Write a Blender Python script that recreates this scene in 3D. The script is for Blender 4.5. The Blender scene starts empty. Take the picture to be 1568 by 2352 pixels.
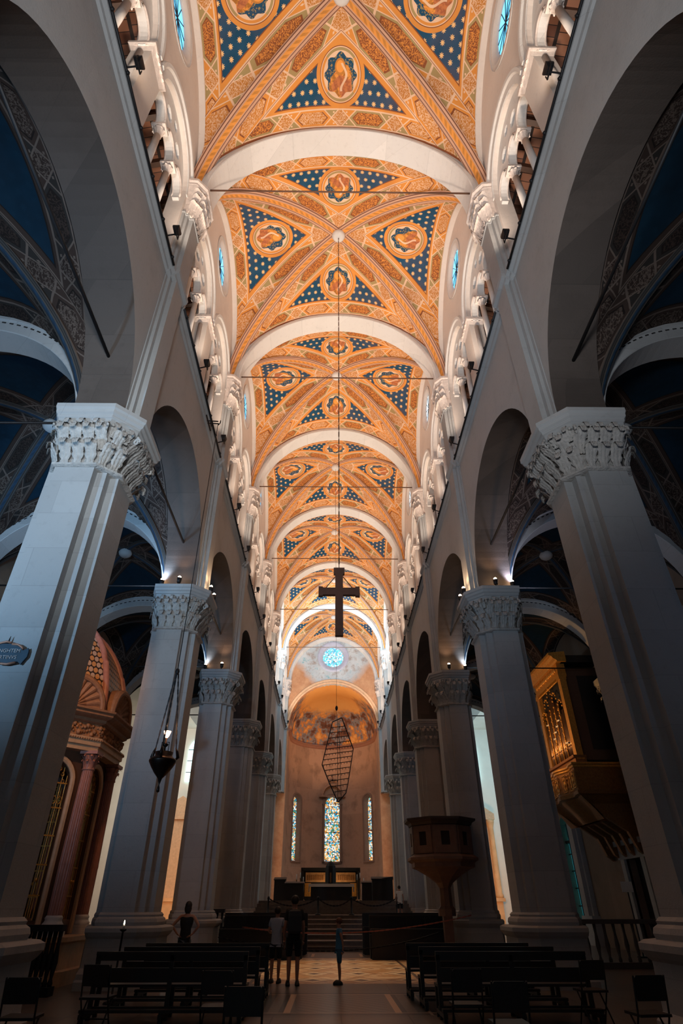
import bpy, bmesh, math, random
from mathutils import Vector, Matrix
from mathutils.geometry import tessellate_polygon
random.seed(7)
SC = bpy.context.scene
COL = SC.collection
PI = math.pi
R = math.radians

# ------------------------------------------------------------------ camera
cam_d = bpy.data.cameras.new('camera')
cam = bpy.data.objects.new('camera', cam_d); COL.objects.link(cam)
cam_d.sensor_fit = 'VERTICAL'; cam_d.sensor_height = 36.0
cam_d.lens = 1302 / 2352 * 36.0
cam_d.shift_x = 9 / 2352
cam_d.clip_start = 0.05; cam_d.clip_end = 300
cam.location = (-0.2, 0, 1.6)
cam.rotation_euler = (R(90 + 34.8), 0, R(-0.65))
SC.camera = cam

# ------------------------------------------------------------------ view, world
SC.view_settings.view_transform = 'Standard'
SC.view_settings.look = 'None'
SC.view_settings.gamma = 1
SC.view_settings.use_curve_mapping = False
SC.view_settings.exposure = 0.0
W = bpy.data.worlds.new('world'); SC.world = W; W.use_nodes = True
W.node_tree.nodes['Background'].inputs[0].default_value = (0.30, 0.42, 0.55, 1)
W.node_tree.nodes['Background'].inputs[1].default_value = 0.25
SC.cycles.max_bounces = 6
SC.cycles.diffuse_bounces = 3
SC.cycles.glossy_bounces = 2
SC.cycles.sample_clamp_indirect = 3.0
SC.cycles.use_denoising = True

def area_light(name, loc, target, size, watts, col, size_y=None):
    d = bpy.data.lights.new(name, 'AREA'); d.energy = watts; d.color = col
    d.shape = 'RECTANGLE'; d.size = size; d.size_y = size_y or size
    o = bpy.data.objects.new(name, d); COL.objects.link(o); o.location = loc
    o.rotation_euler = (Vector(target) - Vector(loc)).to_track_quat('-Z', 'Y').to_euler()
    return o
def spot_light(name, loc, target, watts, col, deg=120, blend=0.6, radius=0.2):
    d = bpy.data.lights.new(name, 'SPOT'); d.energy = watts; d.color = col
    d.spot_size = R(deg); d.spot_blend = blend; d.shadow_soft_size = radius
    o = bpy.data.objects.new(name, d); COL.objects.link(o); o.location = loc
    o.rotation_euler = (Vector(target) - Vector(loc)).to_track_quat('-Z', 'Y').to_euler()
    return o
# added fill lamps behind the camera, standing inside the closed west wall
spot_light('west_fill', (-0.6, -1.6, 4.6), (-0.4, 9, 18.0), 4200, (0.92, 0.96, 1.0), 98, 1.0, 0.9)
spot_light('west_fill', (-2.6, -3.3, 6.5), (-6.0, 10, 9.5), 3000, (0.80, 0.92, 1.0), 42, 1.0, 0.4)
area_light('cool_fill', (0, -3.6, 3.0), (0, 10, 3.5), 6, 32, (0.55, 0.80, 1.0), 3)  # added weak lamp, gives dark floor and pews a cool tint
# daylight in the crossing and the choir
area_light('choir_daylight', (0, 47, 20.5), (0, 58, 22.5), 5, 800, (0.50, 0.80, 1.0), 3)
spot_light('apse_light', (0, 58.5, 9.5), (0, 65.5, 19), 2300, (1.0, 0.58, 0.28), 88, 0.8, 0.5)
for s in (-1, 1):
    area_light('transept_daylight', (s * 17, 50, 13), (s * 9, 56, 9), 6, 650, (1.0, 0.95, 0.84) if s < 0 else (0.55, 0.88, 1.0), 8)
    area_light('transept_lamp', (s * 12, 50, 3), (s * 10, 60, 5), 3, 330, (1.0, 0.50, 0.24), 1)
# coloured work lamps of the side aisles
spot_light('aisle_lamp', (-9.5, 2.0, 4.5), (-7.2, 12.0, 11.8), 2100, (0.36, 0.66, 1.0), 100, 0.7, 0.3)
spot_light('aisle_lamp', (-8.5, 12.2, 9.8), (-8.3, 18.0, 13.6), 800, (0.30, 0.62, 1.0), 105, 0.7, 0.3)
spot_light('aisle_lamp', (9.5, 2.0, 4.5), (7.5, 12.0, 11.0), 110, (0.45, 0.65, 1.0), 100, 0.7, 0.3)
spot_light('aedicule_lamp', (-6.9, 13.2, 8.6), (-9.0, 18.5, 6.6), 400, (1.0, 0.5, 0.22), 80, 0.6, 0.2)
spot_light('organ_lamp', (7.2, 28.9, 8.2), (11.2, 29, 9.4), 420, (1.0, 0.5, 0.16), 110, 0.6, 0.2)
spot_light('floor_lamp_beam', (0.5, 23.0, 15.5), (0.1, 22.6, 0), 3000, (1.0, 0.66, 0.36), 28, 0.5, 0.2)

# ------------------------------------------------------------------ helpers
def link(o): COL.objects.link(o); return o
def thing(name, label, cat, loc=(0, 0, 0), rz=0.0, group=None):
    o = bpy.data.objects.new(name, None); link(o)
    o.empty_display_size = 0.2
    o.location = loc; o.rotation_euler = (0, 0, rz)
    o['label'] = label; o['category'] = cat
    if group: o['group'] = group
    return o
def tag(o, label, cat, group=None, kind=None):
    if label: o['label'] = label
    if cat: o['category'] = cat
    if group: o['group'] = group
    if kind: o['kind'] = kind
    return o
def struct(o): o['kind'] = 'structure'; return o
def kids(o): return [c for c in bpy.data.objects if c.parent == o]
_kid = {}
def children_of(o): return _kid.get(o.name, [])
def setpar(o, p):
    o.parent = p; _kid.setdefault(p.name, []).append(o)
def copy_tree(o, loc=None, rz=None, label=None, group=None, scale=None, parent=None):
    c = o.copy(); COL.objects.link(c)
    if parent is not None: setpar(c, parent)
    if loc is not None: c.location = loc
    if rz is not None: c.rotation_euler = (0, 0, rz)
    if scale is not None: c.scale = scale
    if label: c['label'] = label
    if group: c['group'] = group
    for ch in list(children_of(o)): copy_tree(ch, parent=c)
    return c
def hide_never(o): return o

class MB:
    def __init__(s): s.v = []; s.f = []; s.m = []; s.sm = []; s.uv = []
    def add(s, vs, fs, mi=0, smooth=False):
        b = len(s.v); s.v += [tuple(p) for p in vs]
        for f in fs: s.f.append(tuple(b + i for i in f)); s.m.append(mi); s.sm.append(smooth)
        return b
    def box(s, x0, x1, y0, y1, z0, z1, mi=0):
        vs = [(x0,y0,z0),(x1,y0,z0),(x1,y1,z0),(x0,y1,z0),(x0,y0,z1),(x1,y0,z1),(x1,y1,z1),(x0,y1,z1)]
        s.add(vs, [(0,3,2,1),(4,5,6,7),(0,1,5,4),(1,2,6,5),(2,3,7,6),(3,0,4,7)], mi)
    def obox(s, c, ax, ay, az, mi=0):
        c, ax, ay, az = Vector(c), Vector(ax), Vector(ay), Vector(az)
        vs = [c + ax*i + ay*j + az*k for k in (-1,1) for (i,j) in ((-1,-1),(1,-1),(1,1),(-1,1))]
        s.add(vs, [(0,3,2,1),(4,5,6,7),(0,1,5,4),(1,2,6,5),(2,3,7,6),(3,0,4,7)], mi)
    def bar(s, a, b, w, h=None, mi=0):
        a, b = Vector(a), Vector(b); d = b - a; L = d.length; d.normalize(); h = h or w
        up = Vector((0,0,1)) if abs(d.z) < .95 else Vector((0,1,0))
        x = d.cross(up).normalized(); y = x.cross(d)
        s.obox((a+b)/2, x*w/2, d*L/2, y*h/2, mi)
    def loft(s, rings, mi=0, smooth=False, cap=True, closed=True):
        n = len(rings[0]); b = len(s.v)
        for r in rings: s.v += [tuple(p) for p in r]
        for i in range(len(rings)-1):
            for j in range(n if closed else n-1):
                k = (j+1) % n
                s.f.append((b+i*n+j, b+i*n+k, b+(i+1)*n+k, b+(i+1)*n+j)); s.m.append(mi); s.sm.append(smooth)
        if cap and closed:
            s.f.append(tuple(b+j for j in reversed(range(n)))); s.m.append(mi); s.sm.append(False)
            e = b+(len(rings)-1)*n
            s.f.append(tuple(e+j for j in range(n))); s.m.append(mi); s.sm.append(False)
    def lathe(s, prof, n=16, c=(0,0,0), mi=0, smooth=True, cap=True):
        s.loft([[(c[0]+r*math.cos(2*PI*j/n), c[1]+r*math.sin(2*PI*j/n), c[2]+z) for j in range(n)] for r, z in prof], mi, smooth, cap)
    def poly_loft(s, shape, levels, mi=0, smooth=False, c=(0,0)):
        # shape(grow) -> 2D outline; levels: [(grow, z)]
        s.loft([[(c[0]+x, c[1]+y, z) for x, y in shape(g)] for g, z in levels], mi, smooth)
    def tube(s, path, r, n=6, mi=0, smooth=True, cap=True):
        P = [Vector(p) for p in path]; rings = []
        for i, p in enumerate(P):
            d = (P[min(i+1, len(P)-1)] - P[max(i-1, 0)]).normalized()
            up = Vector((0,0,1)) if abs(d.z) < .9 else Vector((0,1,0))
            x = d.cross(up).normalized(); y = x.cross(d)
            rr = r[i] if isinstance(r, (list, tuple)) else r
            rings.append([p + x*rr*math.cos(2*PI*j/n) + y*rr*math.sin(2*PI*j/n) for j in range(n)])
        s.loft(rings, mi, smooth, cap)
    def ball(s, c, r, n=10, mi=0, sc=(1,1,1)):
        m = max(4, n//2); rings = []
        for i in range(m+1):
            a = PI*(i/m) ; a = min(max(a, .02), PI-.02)
            rings.append([(c[0]+sc[0]*r*math.sin(a)*math.cos(2*PI*j/n), c[1]+sc[1]*r*math.sin(a)*math.sin(2*PI*j/n), c[2]-sc[2]*r*math.cos(a)) for j in range(n)])
        s.loft(rings, mi, True)
    def plate(s, outer, holes, fn, a, b, mi=0, smooth_side=False):
        # polygon with holes in 2D (p,q); fn(p,q,t) -> xyz; extruded t from a to b
        loops = [outer] + list(holes)
        tri = tessellate_polygon([[Vector((p, q, 0)) for p, q in L] for L in loops])
        flat = [pt for L in loops for pt in L]; n = len(flat)
        base = len(s.v)
        s.v += [tuple(fn(p, q, a)) for p, q in flat] + [tuple(fn(p, q, b)) for p, q in flat]
        for t in tri:
            s.f.append(tuple(base+i for i in t)); s.m.append(mi); s.sm.append(False)
            s.f.append(tuple(base+n+i for i in reversed(t))); s.m.append(mi); s.sm.append(False)
        k = base
        for L in loops:
            m = len(L)
            for i in range(m):
                j = (i+1) % m
                s.f.append((k+i, k+j, k+j+n, k+i+n)); s.m.append(mi); s.sm.append(smooth_side)
            k += m
    def build(s, name, mats, parent=None, loc=None, fix=True):
        me = bpy.data.meshes.new(name); me.from_pydata(s.v, [], s.f)
        if not isinstance(mats, (list, tuple)): mats = [mats]
        for m in mats: me.materials.append(m)
        for p, mi, sm in zip(me.polygons, s.m, s.sm): p.material_index = mi; p.use_smooth = sm
        if fix:
            bm = bmesh.new(); bm.from_mesh(me); bmesh.ops.recalc_face_normals(bm, faces=bm.faces); bm.to_mesh(me); bm.free()
        o = bpy.data.objects.new(name, me); link(o)
        if parent is not None: setpar(o, parent)
        if loc is not None: o.location = loc
        return o
def arc(cx, cz, r, a0, a1, n, rz=None):
    rz = rz or r
    return [(cx + r*math.cos(R(a0+(a1-a0)*i/n)), cz + rz*math.sin(R(a0+(a1-a0)*i/n))) for i in range(n+1)]
def circ(cx, cz, r, n=24, rz=None): return arc(cx, cz, r, 0, 360, n, rz)[:-1]

# ------------------------------------------------------------------ node expression helper
class X:
    def __init__(s, nt, so): s.nt = nt; s.so = so
    def _op(s, op, *a, clamp=False):
        n = s.nt.nodes.new('ShaderNodeMath'); n.operation = op; n.use_clamp = clamp
        for i, v in enumerate((s,) + a):
            if isinstance(v, X): s.nt.links.new(v.so, n.inputs[i])
            else: n.inputs[i].default_value = v
        return X(s.nt, n.outputs[0])
    def __add__(s, o): return s._op('ADD', o)
    def __sub__(s, o): return s._op('SUBTRACT', o)
    def __mul__(s, o): return s._op('MULTIPLY', o)
    def __truediv__(s, o): return s._op('DIVIDE', o)
    def lt(s, o): return s._op('LESS_THAN', o)
    def gt(s, o): return s._op('GREATER_THAN', o)
    def mn(s, o): return s._op('MINIMUM', o)
    def mx(s, o): return s._op('MAXIMUM', o)
    def ab(s): return s._op('ABSOLUTE')
    def fl(s): return s._op('FLOOR')
    def fr(s): return s._op('FRACT')
    def cos(s): return s._op('COSINE')
    def sqrt(s): return s._op('SQRT')
    def inv(s): return X.const(s.nt, 1.0) - s
    def atan2(s, o): return s._op('ARCTAN2', o)
    @staticmethod
    def const(nt, v):
        n = nt.nodes.new('ShaderNodeValue'); n.outputs[0].default_value = v; return X(nt, n.outputs[0])
def c4(c): return (c[0], c[1], c[2], 1)
def mixc(nt, fac, a, b):
    n = nt.nodes.new('ShaderNodeMix'); n.data_type = 'RGBA'
    fi, ai, bi = n.inputs[0], n.inputs[6], n.inputs[7]
    if isinstance(fac, X): nt.links.new(fac.so, fi)
    else: fi.default_value = fac
    for v, i in ((a, ai), (b, bi)):
        if isinstance(v, (tuple, list)): i.default_value = c4(v)
        else: nt.links.new(v, i)
    return n.outputs[2]
def new_mat(name):
    m = bpy.data.materials.new(name); m.use_nodes = True
    nt = m.node_tree; return m, nt, nt.nodes['Principled BSDF']
def noise(nt, scale, detail=3, vec=None, rough=.55):
    n = nt.nodes.new('ShaderNodeTexNoise'); n.inputs['Scale'].default_value = scale
    n.inputs['Detail'].default_value = detail; n.inputs['Roughness'].default_value = rough
    if vec is not None: nt.links.new(vec, n.inputs['Vector'])
    return n
def bump(nt, bs, h, strength=.3, dist=.02):
    b = nt.nodes.new('ShaderNodeBump'); b.inputs['Strength'].default_value = strength; b.inputs['Distance'].default_value = dist
    nt.links.new(h, b.inputs['Height']); nt.links.new(b.outputs[0], bs.inputs['Normal'])
def pos(nt):
    g = nt.nodes.new('ShaderNodeNewGeometry'); sp = nt.nodes.new('ShaderNodeSeparateXYZ')
    nt.links.new(g.outputs['Position'], sp.inputs[0])
    return g.outputs['Position'], X(nt, sp.outputs[0]), X(nt, sp.outputs[1]), X(nt, sp.outputs[2])
def plain(name, col, rough=.7, metal=0.0, var=.12, scale=4, bmp=0.0, bscale=30, emit=None, es=0):
    m, nt, bs = new_mat(name)
    p, x, y, z = pos(nt)
    n = noise(nt, scale, 4, p)
    c = mixc(nt, X(nt, n.outputs[0]), tuple(v*(1-var*1.6) for v in col), tuple(min(1, v*(1+var*1.2)) for v in col))
    nt.links.new(c, bs.inputs['Base Color'])
    bs.inputs['Roughness'].default_value = rough; bs.inputs['Metallic'].default_value = metal
    if bmp:
        nb = noise(nt, bscale, 4, p); bump(nt, bs, nb.outputs[0], bmp, .02 if bmp < .9 else .035)
    if emit: bs.inputs['Emission Color'].default_value = c4(emit); bs.inputs['Emission Strength'].default_value = es
    return m
def stone(name, col, course=.78, length=1.5, var=.075, joint=.25, stain=.3, rough=.75):
    m, nt, bs = new_mat(name)
    p, x, y, z = pos(nt)
    row = (z / course).fl()
    along = (x + y * 1.0 + row * .71) / length
    cell = along.fl()
    wn = nt.nodes.new('ShaderNodeTexWhiteNoise'); wn.noise_dimensions = '2D'
    cb = nt.nodes.new('ShaderNodeCombineXYZ'); nt.links.new(row.so, cb.inputs[0]); nt.links.new(cell.so, cb.inputs[1])
    nt.links.new(cb.outputs[0], wn.inputs['Vector'])
    blk = X(nt, wn.outputs['Value'])
    n1 = noise(nt, .9, 5, p, .6); n2 = noise(nt, 6, 6, p, .65)
    c = mixc(nt, blk, tuple(v*(1-var) for v in col), tuple(min(1, v*(1+var*.7)) for v in col))
    f1 = (X(nt, n1.outputs[0]) - .5) * 3.0 * stain
    c = mixc(nt, f1._op('MAXIMUM', 0.0, clamp=True), c, (col[0]*.45, col[1]*.43, col[2]*.42))
    f2 = ((X(nt, n2.outputs[0]) - .56) * 5)._op('MAXIMUM', 0.0, clamp=True) * .35
    c = mixc(nt, f2, c, (col[0]*.62, col[1]*.6, col[2]*.6))
    j = ((z / course).fr().lt(.016)).mx(along.fr().lt(.009)) * joint
    c = mixc(nt, j, c, tuple(v*.35 for v in col))
    nt.links.new(c, bs.inputs['Base Color']); bs.inputs['Roughness'].default_value = rough
    nb = noise(nt, 24, 5, p); bump(nt, bs, nb.outputs[0], .25)
    return m

M = {}
M['marble'] = stone('grey_marble', (.40, .405, .41))
M['marble_w'] = stone('white_marble', (.74, .71, .68), course=1.1, length=2.3, var=.06, joint=.15, stain=.15)
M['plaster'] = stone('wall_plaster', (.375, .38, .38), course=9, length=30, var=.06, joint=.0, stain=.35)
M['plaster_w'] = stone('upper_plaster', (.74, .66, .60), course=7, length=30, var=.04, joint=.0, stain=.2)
M['carved'] = plain('carved_marble', (.48, .46, .44), .8, 0, .3, 9, 1.0, 18)
M['carved_w'] = plain('pale_carved_marble', (.76, .66, .60), .8, 0, .22, 9, .5, 26)
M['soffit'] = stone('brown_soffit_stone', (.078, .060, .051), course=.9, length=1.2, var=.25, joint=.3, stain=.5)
M['iron'] = plain('black_iron', (.025, .025, .028), .55, .6)
M['rust'] = plain('rusty_iron', (.16, .08, .05), .6, .4)
M['dark_wood'] = plain('dark_pew_wood', (.010, .009, .009), .5, 0, .2, 8)
M['brown_wood'] = plain('brown_wood', (.10, .045, .025), .5, 0, .2, 8)
M['gilt'] = plain('gilded_wood', (.70, .34, .07), .38, .55, .3, 12, .5, 30)
M['gilt_dark'] = plain('dark_gilding', (.30, .13, .035), .45, .4, .4, 14, .6, 34)
M['pink'] = plain('pink_marble', (.46, .20, .15), .4, 0, .2, 7)
M['tanstone'] = plain('tan_marble', (.62, .40, .24), .5, 0, .2, 6)
M['terrac'] = plain('brown_terracotta', (.34, .17, .09), .6, 0, .3, 9, .4)  # one brown base colour with random mottling
M['black'] = plain('black_recess', (.012, .011, .012), .9)
M['white_wall'] = plain('white_wall', (.82, .80, .74), .8, 0, .08, 1)
M['orange_wall'] = plain('ochre_marble', (.75, .44, .22), .6, 0, .3, 1.2)
M['cloth'] = plain('white_altar_cloth', (.80, .82, .80), .9, 0, .03)
# ------------------------------------------------------------------ painted vault materials
def uvnode(nt, name):
    n = nt.nodes.new('ShaderNodeUVMap'); n.uv_map = name
    sp = nt.nodes.new('ShaderNodeSeparateXYZ'); nt.links.new(n.outputs[0], sp.inputs[0])
    return n.outputs[0], X(nt, sp.outputs[0]), X(nt, sp.outputs[1])
def painted(name, OR, DK, CR, SG, BL, ST, dark=False):
    m, nt, bs = new_mat(name)
    v1, s, q = uvnode(nt, 'base'); v2, dr, l = uvnode(nt, 'rib'); v3, a, b = uvnode(nt, 'disc'); a = a * 1.07; b = b * 1.07
    fil = noise(nt, 13, 2, v3, .5); filx = X(nt, fil.outputs[0])
    big = noise(nt, 1.6, 3, v3); bigx = X(nt, big.outputs[0])
    filig = ((filx - .5).ab() * 14)._op('MINIMUM', 1.0)
    vor = nt.nodes.new('ShaderNodeTexVoronoi'); vor.feature = 'F1'; vor.inputs['Scale'].default_value = 9
    nt.links.new(v3, vor.inputs['Vector'])
    vf = X(nt, vor.outputs['Distance']) * 1.5
    # ---- blue field with stars
    cs = .33
    row = (b / cs).fl()
    ax = (a / cs + (row * .5).fr()); fx = ax.fr() - .5; fy = (b / cs).fr() - .5
    rr = (fx * fx + fy * fy).sqrt(); th = fy.atan2(fx)
    star = rr.lt((th * 8).cos() * .07 + .20)
    blue = mixc(nt, bigx, tuple(v*.55 for v in BL), tuple(v*1.5 for v in BL))
    c = mixc(nt, star, blue, ST)
    # ---- medallion
    rd = (a * a + b * b * .82).sqrt(); ta = b.atan2(a)
    fig_bg = mixc(nt, filx.gt(.56), BL, tuple(min(1, v*.8) for v in SG))
    # bust: robe, head, scroll
    robe = ((a*a) * 5.2 + (b + .42) * (b + .42) * 3.0).lt(1.0) * b.lt(.12)
    robe = robe.mx((((a - .18) * (a - .18)) * 16 + (b + .1) * (b + .1) * 6).lt(1.0))
    head = ((a + .02) * (a + .02) * 1.5 + (b - .25) * (b - .25)).lt(.034)
    hairm = ((a + .02) * (a + .02) * 1.3 + (b - .24) * (b - .24) * .8).lt(.055)
    scroll = ((a - .12 - (b * 7).cos() * .1).ab()).lt(.045) * b.lt(.35) * b.gt(-.5)
    wave = ((a * 26 + b * 8 + filx * 9).cos() * .5 + .5)
    robec = mixc(nt, wave, tuple(v*.5 for v in OR), tuple(min(1, v*1.1) for v in OR))
    robec = mixc(nt, bigx.gt(.52) * .55, robec, (OR[0]*.55, OR[1]*.35, OR[2]*1.2))
    g = mixc(nt, robe, fig_bg, robec)
    g = mixc(nt, hairm, g, tuple(v*.75 for v in OR))
    g = mixc(nt, head, g, tuple(min(1, v*1.15) for v in OR))
    g = mixc(nt, scroll, g, CR)
    lob = (ta * 8).cos() * .05 + .60
    med = mixc(nt, rd.lt(lob), CR, g)
    med = mixc(nt, (rd - lob).ab().lt(.022), med, CR)
    ringc = mixc(nt, (ta * 2).cos().gt(0), SG, OR)
    med = mixc(nt, rd.gt(.66) * rd.lt(.74), med, ringc)
    med = mixc(nt, rd.gt(.77), med, CR)
    med = mixc(nt, rd.gt(.79), med, OR)
    med = mixc(nt, rd.gt(.77) * rd.lt(.795), med, DK)
    c = mixc(nt, rd.lt(.93), c, med)
    # ---- panelled borders
    def band(lc, cc, P):           # lc: metres along, cc: -1..1 across
        t = (lc / P).fr() * P - P * .5
        al = t.ab(); ac = cc.ab()
        h = al + ac * .30
        fill = mixc(nt, (t * cc).gt(0), OR, SG)
        hexo = h.lt(P * .34)
        alt = ((lc / P).fl() * .5).fr().gt(.2)
        out = mixc(nt, alt, SG, OR)
        fin = mixc(nt, filig, tuple(min(1, v*1.15) for v in OR), DK)
        fin2 = mixc(nt, filig, CR, tuple(v*.8 for v in OR))
        inner = mixc(nt, alt, fin, fin2)
        hx = mixc(nt, h.lt(P * .27) * ac.lt(.66), out, inner)
        hx = mixc(nt, (h - P * .27).ab().lt(.025) * ac.lt(.66), hx, DK)
        r0 = mixc(nt, hexo * ac.lt(.86), fill, hx)
        loz = ((al - P * .5).ab() + ac * .30).lt(P * .5 - P * .34 + .02)
        lozc = mixc(nt, filig, CR, tuple(v*.75 for v in OR))
        r0 = mixc(nt, loz, r0, lozc)
        ln = (h - P * .345).ab().lt(.028)
        ln = ln.mx((((al - P * .5).ab() + ac * .30) - (P * .16)).ab().lt(.028)).mx(ac.gt(.86))
        r0 = mixc(nt, ln, r0, CR)
        dot = (al - P*.385).ab().lt(.03) * (ac - .62).ab().lt(.09)
        return mixc(nt, dot, r0, CR)
    bb = band(s, (q - .33) / .26 , 2.1)
    rb = band(l, (dr - .52) / .36, 2.3)
    inblue = dr.gt(1.14) * q.gt(.70)
    edge = dr.gt(1.04).mn(q.gt(.84))
    # assemble
    zone = mixc(nt, dr.lt(.88), bb, rb)
    zone = mixc(nt, (dr.gt(.90)) * (q.gt(.58)), zone, CR)
    zone = mixc(nt, (dr.gt(.93)) * (q.gt(.60)), zone, OR)
    zone = mixc(nt, (dr.gt(1.10)) * (q.gt(.665)), zone, DK)
    zone = mixc(nt, (dr.lt(.88)) * (dr.gt(.86)), zone, DK)
    zone = mixc(nt, q.lt(.07), zone, DK)
    zone = mixc(nt, dr.lt(.15), zone, DK)
    c = mixc(nt, inblue.mx(rd.lt(.93) * dr.gt(.93)), zone, c)
    mott = X(nt, noise(nt, .7, 5, v3).outputs[0])
    c = mixc(nt, (mott - .45)._op('MAXIMUM', 0.0, clamp=True) * (.9), c, DK)
    nt.links.new(c, bs.inputs['Base Color']); bs.inputs['Roughness'].default_value = .85
    bs.inputs['Specular IOR Level'].default_value = .15
    return m
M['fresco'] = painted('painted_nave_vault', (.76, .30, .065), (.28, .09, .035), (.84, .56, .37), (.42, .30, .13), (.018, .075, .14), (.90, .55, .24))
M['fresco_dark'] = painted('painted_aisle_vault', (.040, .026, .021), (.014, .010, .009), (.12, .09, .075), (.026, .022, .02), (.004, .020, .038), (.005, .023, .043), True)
def rib_mat(name, base, mid, dk):
    m, nt, bs = new_mat(name)
    v, u, w = uvnode(nt, 'rib')
    tw = ((w * 20 + u * 9).cos()).gt(0)
    c = mixc(nt, u.ab().lt(.30), base, mid)
    c = mixc(nt, u.ab().lt(.22) * tw, c, tuple(v*.72 for v in mid))
    c = mixc(nt, (u.ab() - .5).ab().lt(.05), c, dk)
    c = mixc(nt, (u.ab() - .86).ab().lt(.06), c, dk)
    nt.links.new(c, bs.inputs['Base Color']); bs.inputs['Roughness'].default_value = .8
    return m
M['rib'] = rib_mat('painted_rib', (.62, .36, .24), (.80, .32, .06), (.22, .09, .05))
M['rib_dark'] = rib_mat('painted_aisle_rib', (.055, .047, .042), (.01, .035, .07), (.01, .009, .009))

# ------------------------------------------------------------------ setting: numbers
Y0, BAY = 9.8, 8.25
NP = 7                       # piers per row, the last one at the chancel wall
PX = 5.45
def PY(i): return Y0 + BAY * (i - 1)
WF, WB = 4.86, 6.02          # nave face and aisle face of the arcade wall
ZS = 10.35                   # top of the pier abaci
ZR = 16.3                    # gallery rail
side = {-1: 'left', 1: 'right'}
ordn = ['', 'nearest', 'second', 'third', 'fourth', 'fifth', 'sixth', 'seventh']
def yz(sgn):
    return lambda p, q, t: (sgn * t, p, q)

# arcade walls with round arches, one mesh per side
AR = 3.5; ASTILT = .35
for s in (-1, 1):
    mb = MB()
    for i in range(0, NP):
        ya, yb = PY(i), PY(i+1); ym = (ya + yb) / 2
        out = [(ya, ZS)] + [(ym - AR, ZS)] + arc(ym, ZS + ASTILT, AR, 180, 0, 36) + [(ym + AR, ZS), (yb, ZS), (yb, ZR), (ya, ZR)]
        mb.plate(out, [], yz(s), WF, WB)
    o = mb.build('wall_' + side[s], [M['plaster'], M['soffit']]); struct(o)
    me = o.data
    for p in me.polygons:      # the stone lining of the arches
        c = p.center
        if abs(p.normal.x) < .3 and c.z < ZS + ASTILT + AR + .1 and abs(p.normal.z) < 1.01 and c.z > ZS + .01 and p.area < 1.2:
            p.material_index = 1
# upper walls with gallery openings and round windows
GX0, GX1 = 4.92, 5.45
ZG = 20.2                    # springing of the gallery relieving arches
GR = 1.5
OPC = 1.92                   # offset of the two openings from the bay centre
ZO = 23.95; RO = .78
for s in (-1, 1):
    mb = MB()
    for i in range(0, NP):
        ya, yb = PY(i), PY(i+1); ym = (ya + yb) / 2
        out = [(ya, ZR)]
        for k in (-1, 1):
            c = ym + k * OPC
            out += [(c - GR, ZR)] + arc(c, ZG, GR, 180, 0, 24) + [(c + GR, ZR)]
        out += [(yb, ZR), (yb, 27.2), (ya, 27.2)]
        mb.plate(out, [circ(ym, ZO, RO + .22, 36)], yz(s), GX0, GX1)
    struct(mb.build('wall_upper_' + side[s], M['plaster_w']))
    for i in range(0, NP):
        ym = (PY(i) + PY(i+1)) / 2
        w = MB()
        # splayed ring
        rings = []
        for r, t in ((RO + .42, GX0 - .04), (RO + .42, GX0 - .005), (RO + .30, GX0 - .05), (RO + .2, GX0 - .02), (RO + .1, GX0 + .05), (RO, GX0 + .10), (RO, GX0 + .3)):
            rings.append([(s * t, ym + r * math.cos(2*PI*j/40), ZO + r * math.sin(2*PI*j/40)) for j in range(40)])
        w.loft(rings, 0, True, cap=False)
        fr = w.build('window_' + str(1 + i + (0 if s < 0 else 7)), M['marble_w']); struct(fr)
        p = MB(); p.plate(circ(ym, ZO, RO + .02, 32), [], yz(s), GX0 + .13, GX0 + .16)
        gm = 'glass_blue' if s < 0 or i < 2 else 'glass_pale'
        if gm not in M:
            M[gm] = plain(gm, (.2, .5, .7), .3, 0, .3, 2, emit=(.10, .55, .95) if gm == 'glass_blue' else (.75, .85, .95), es=1.6 if gm == 'glass_blue' else 1.3)
        p.build('pane', M[gm], fr)
        g = MB()
        for k in range(6):
            a_ = PI * k / 6
            g.bar((s*(GX0+.12), ym - RO*math.cos(a_), ZO - RO*math.sin(a_)), (s*(GX0+.12), ym + RO*math.cos(a_), ZO + RO*math.sin(a_)), .02)
        g.build('glazing_bar', M['iron'], fr)
# string course of the gallery with its dark rail
tn = [0]
def trim():
    tn[0] += 1; return 'trim_' + str(tn[0])
for s in (-1, 1):
    mb = MB()
    prof = [(4.90, ZR - .28), (4.80, ZR - .22), (4.78, ZR - .14), (4.70, ZR - .08), (4.68, ZR + .04), (4.90, ZR + .06)]
    y_a, y_b = PY(0), PY(NP)
    mb.loft([[(s*x, y, z) for x, z in prof] for y in (y_a, y_b)])
    for i in range(0, NP):      # returns round the wall pilasters
        yc = PY(i+1)
        for dx, hw in ((-.16, .52), (-.05, .68)):
            mb.loft([[(s*(x+dx), y, z) for x, z in prof] for y in (yc-hw, yc+hw)])
    struct(mb.build(trim(), M['marble']))
    mb = MB()
    for i in range(0, NP):
        ya, yb = PY(i) + .7, PY(i+1) - .7
        mb.tube([(s*4.66, ya, ZR - .03), (s*4.66, yb, ZR - .03)], .035, 6)
        k = ya + .3
        while k < yb:
            mb.ball((s*4.64, k, ZR - .04), .05, 6); k += 1.05
    struct(mb.build(trim(), M['iron']))
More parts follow.
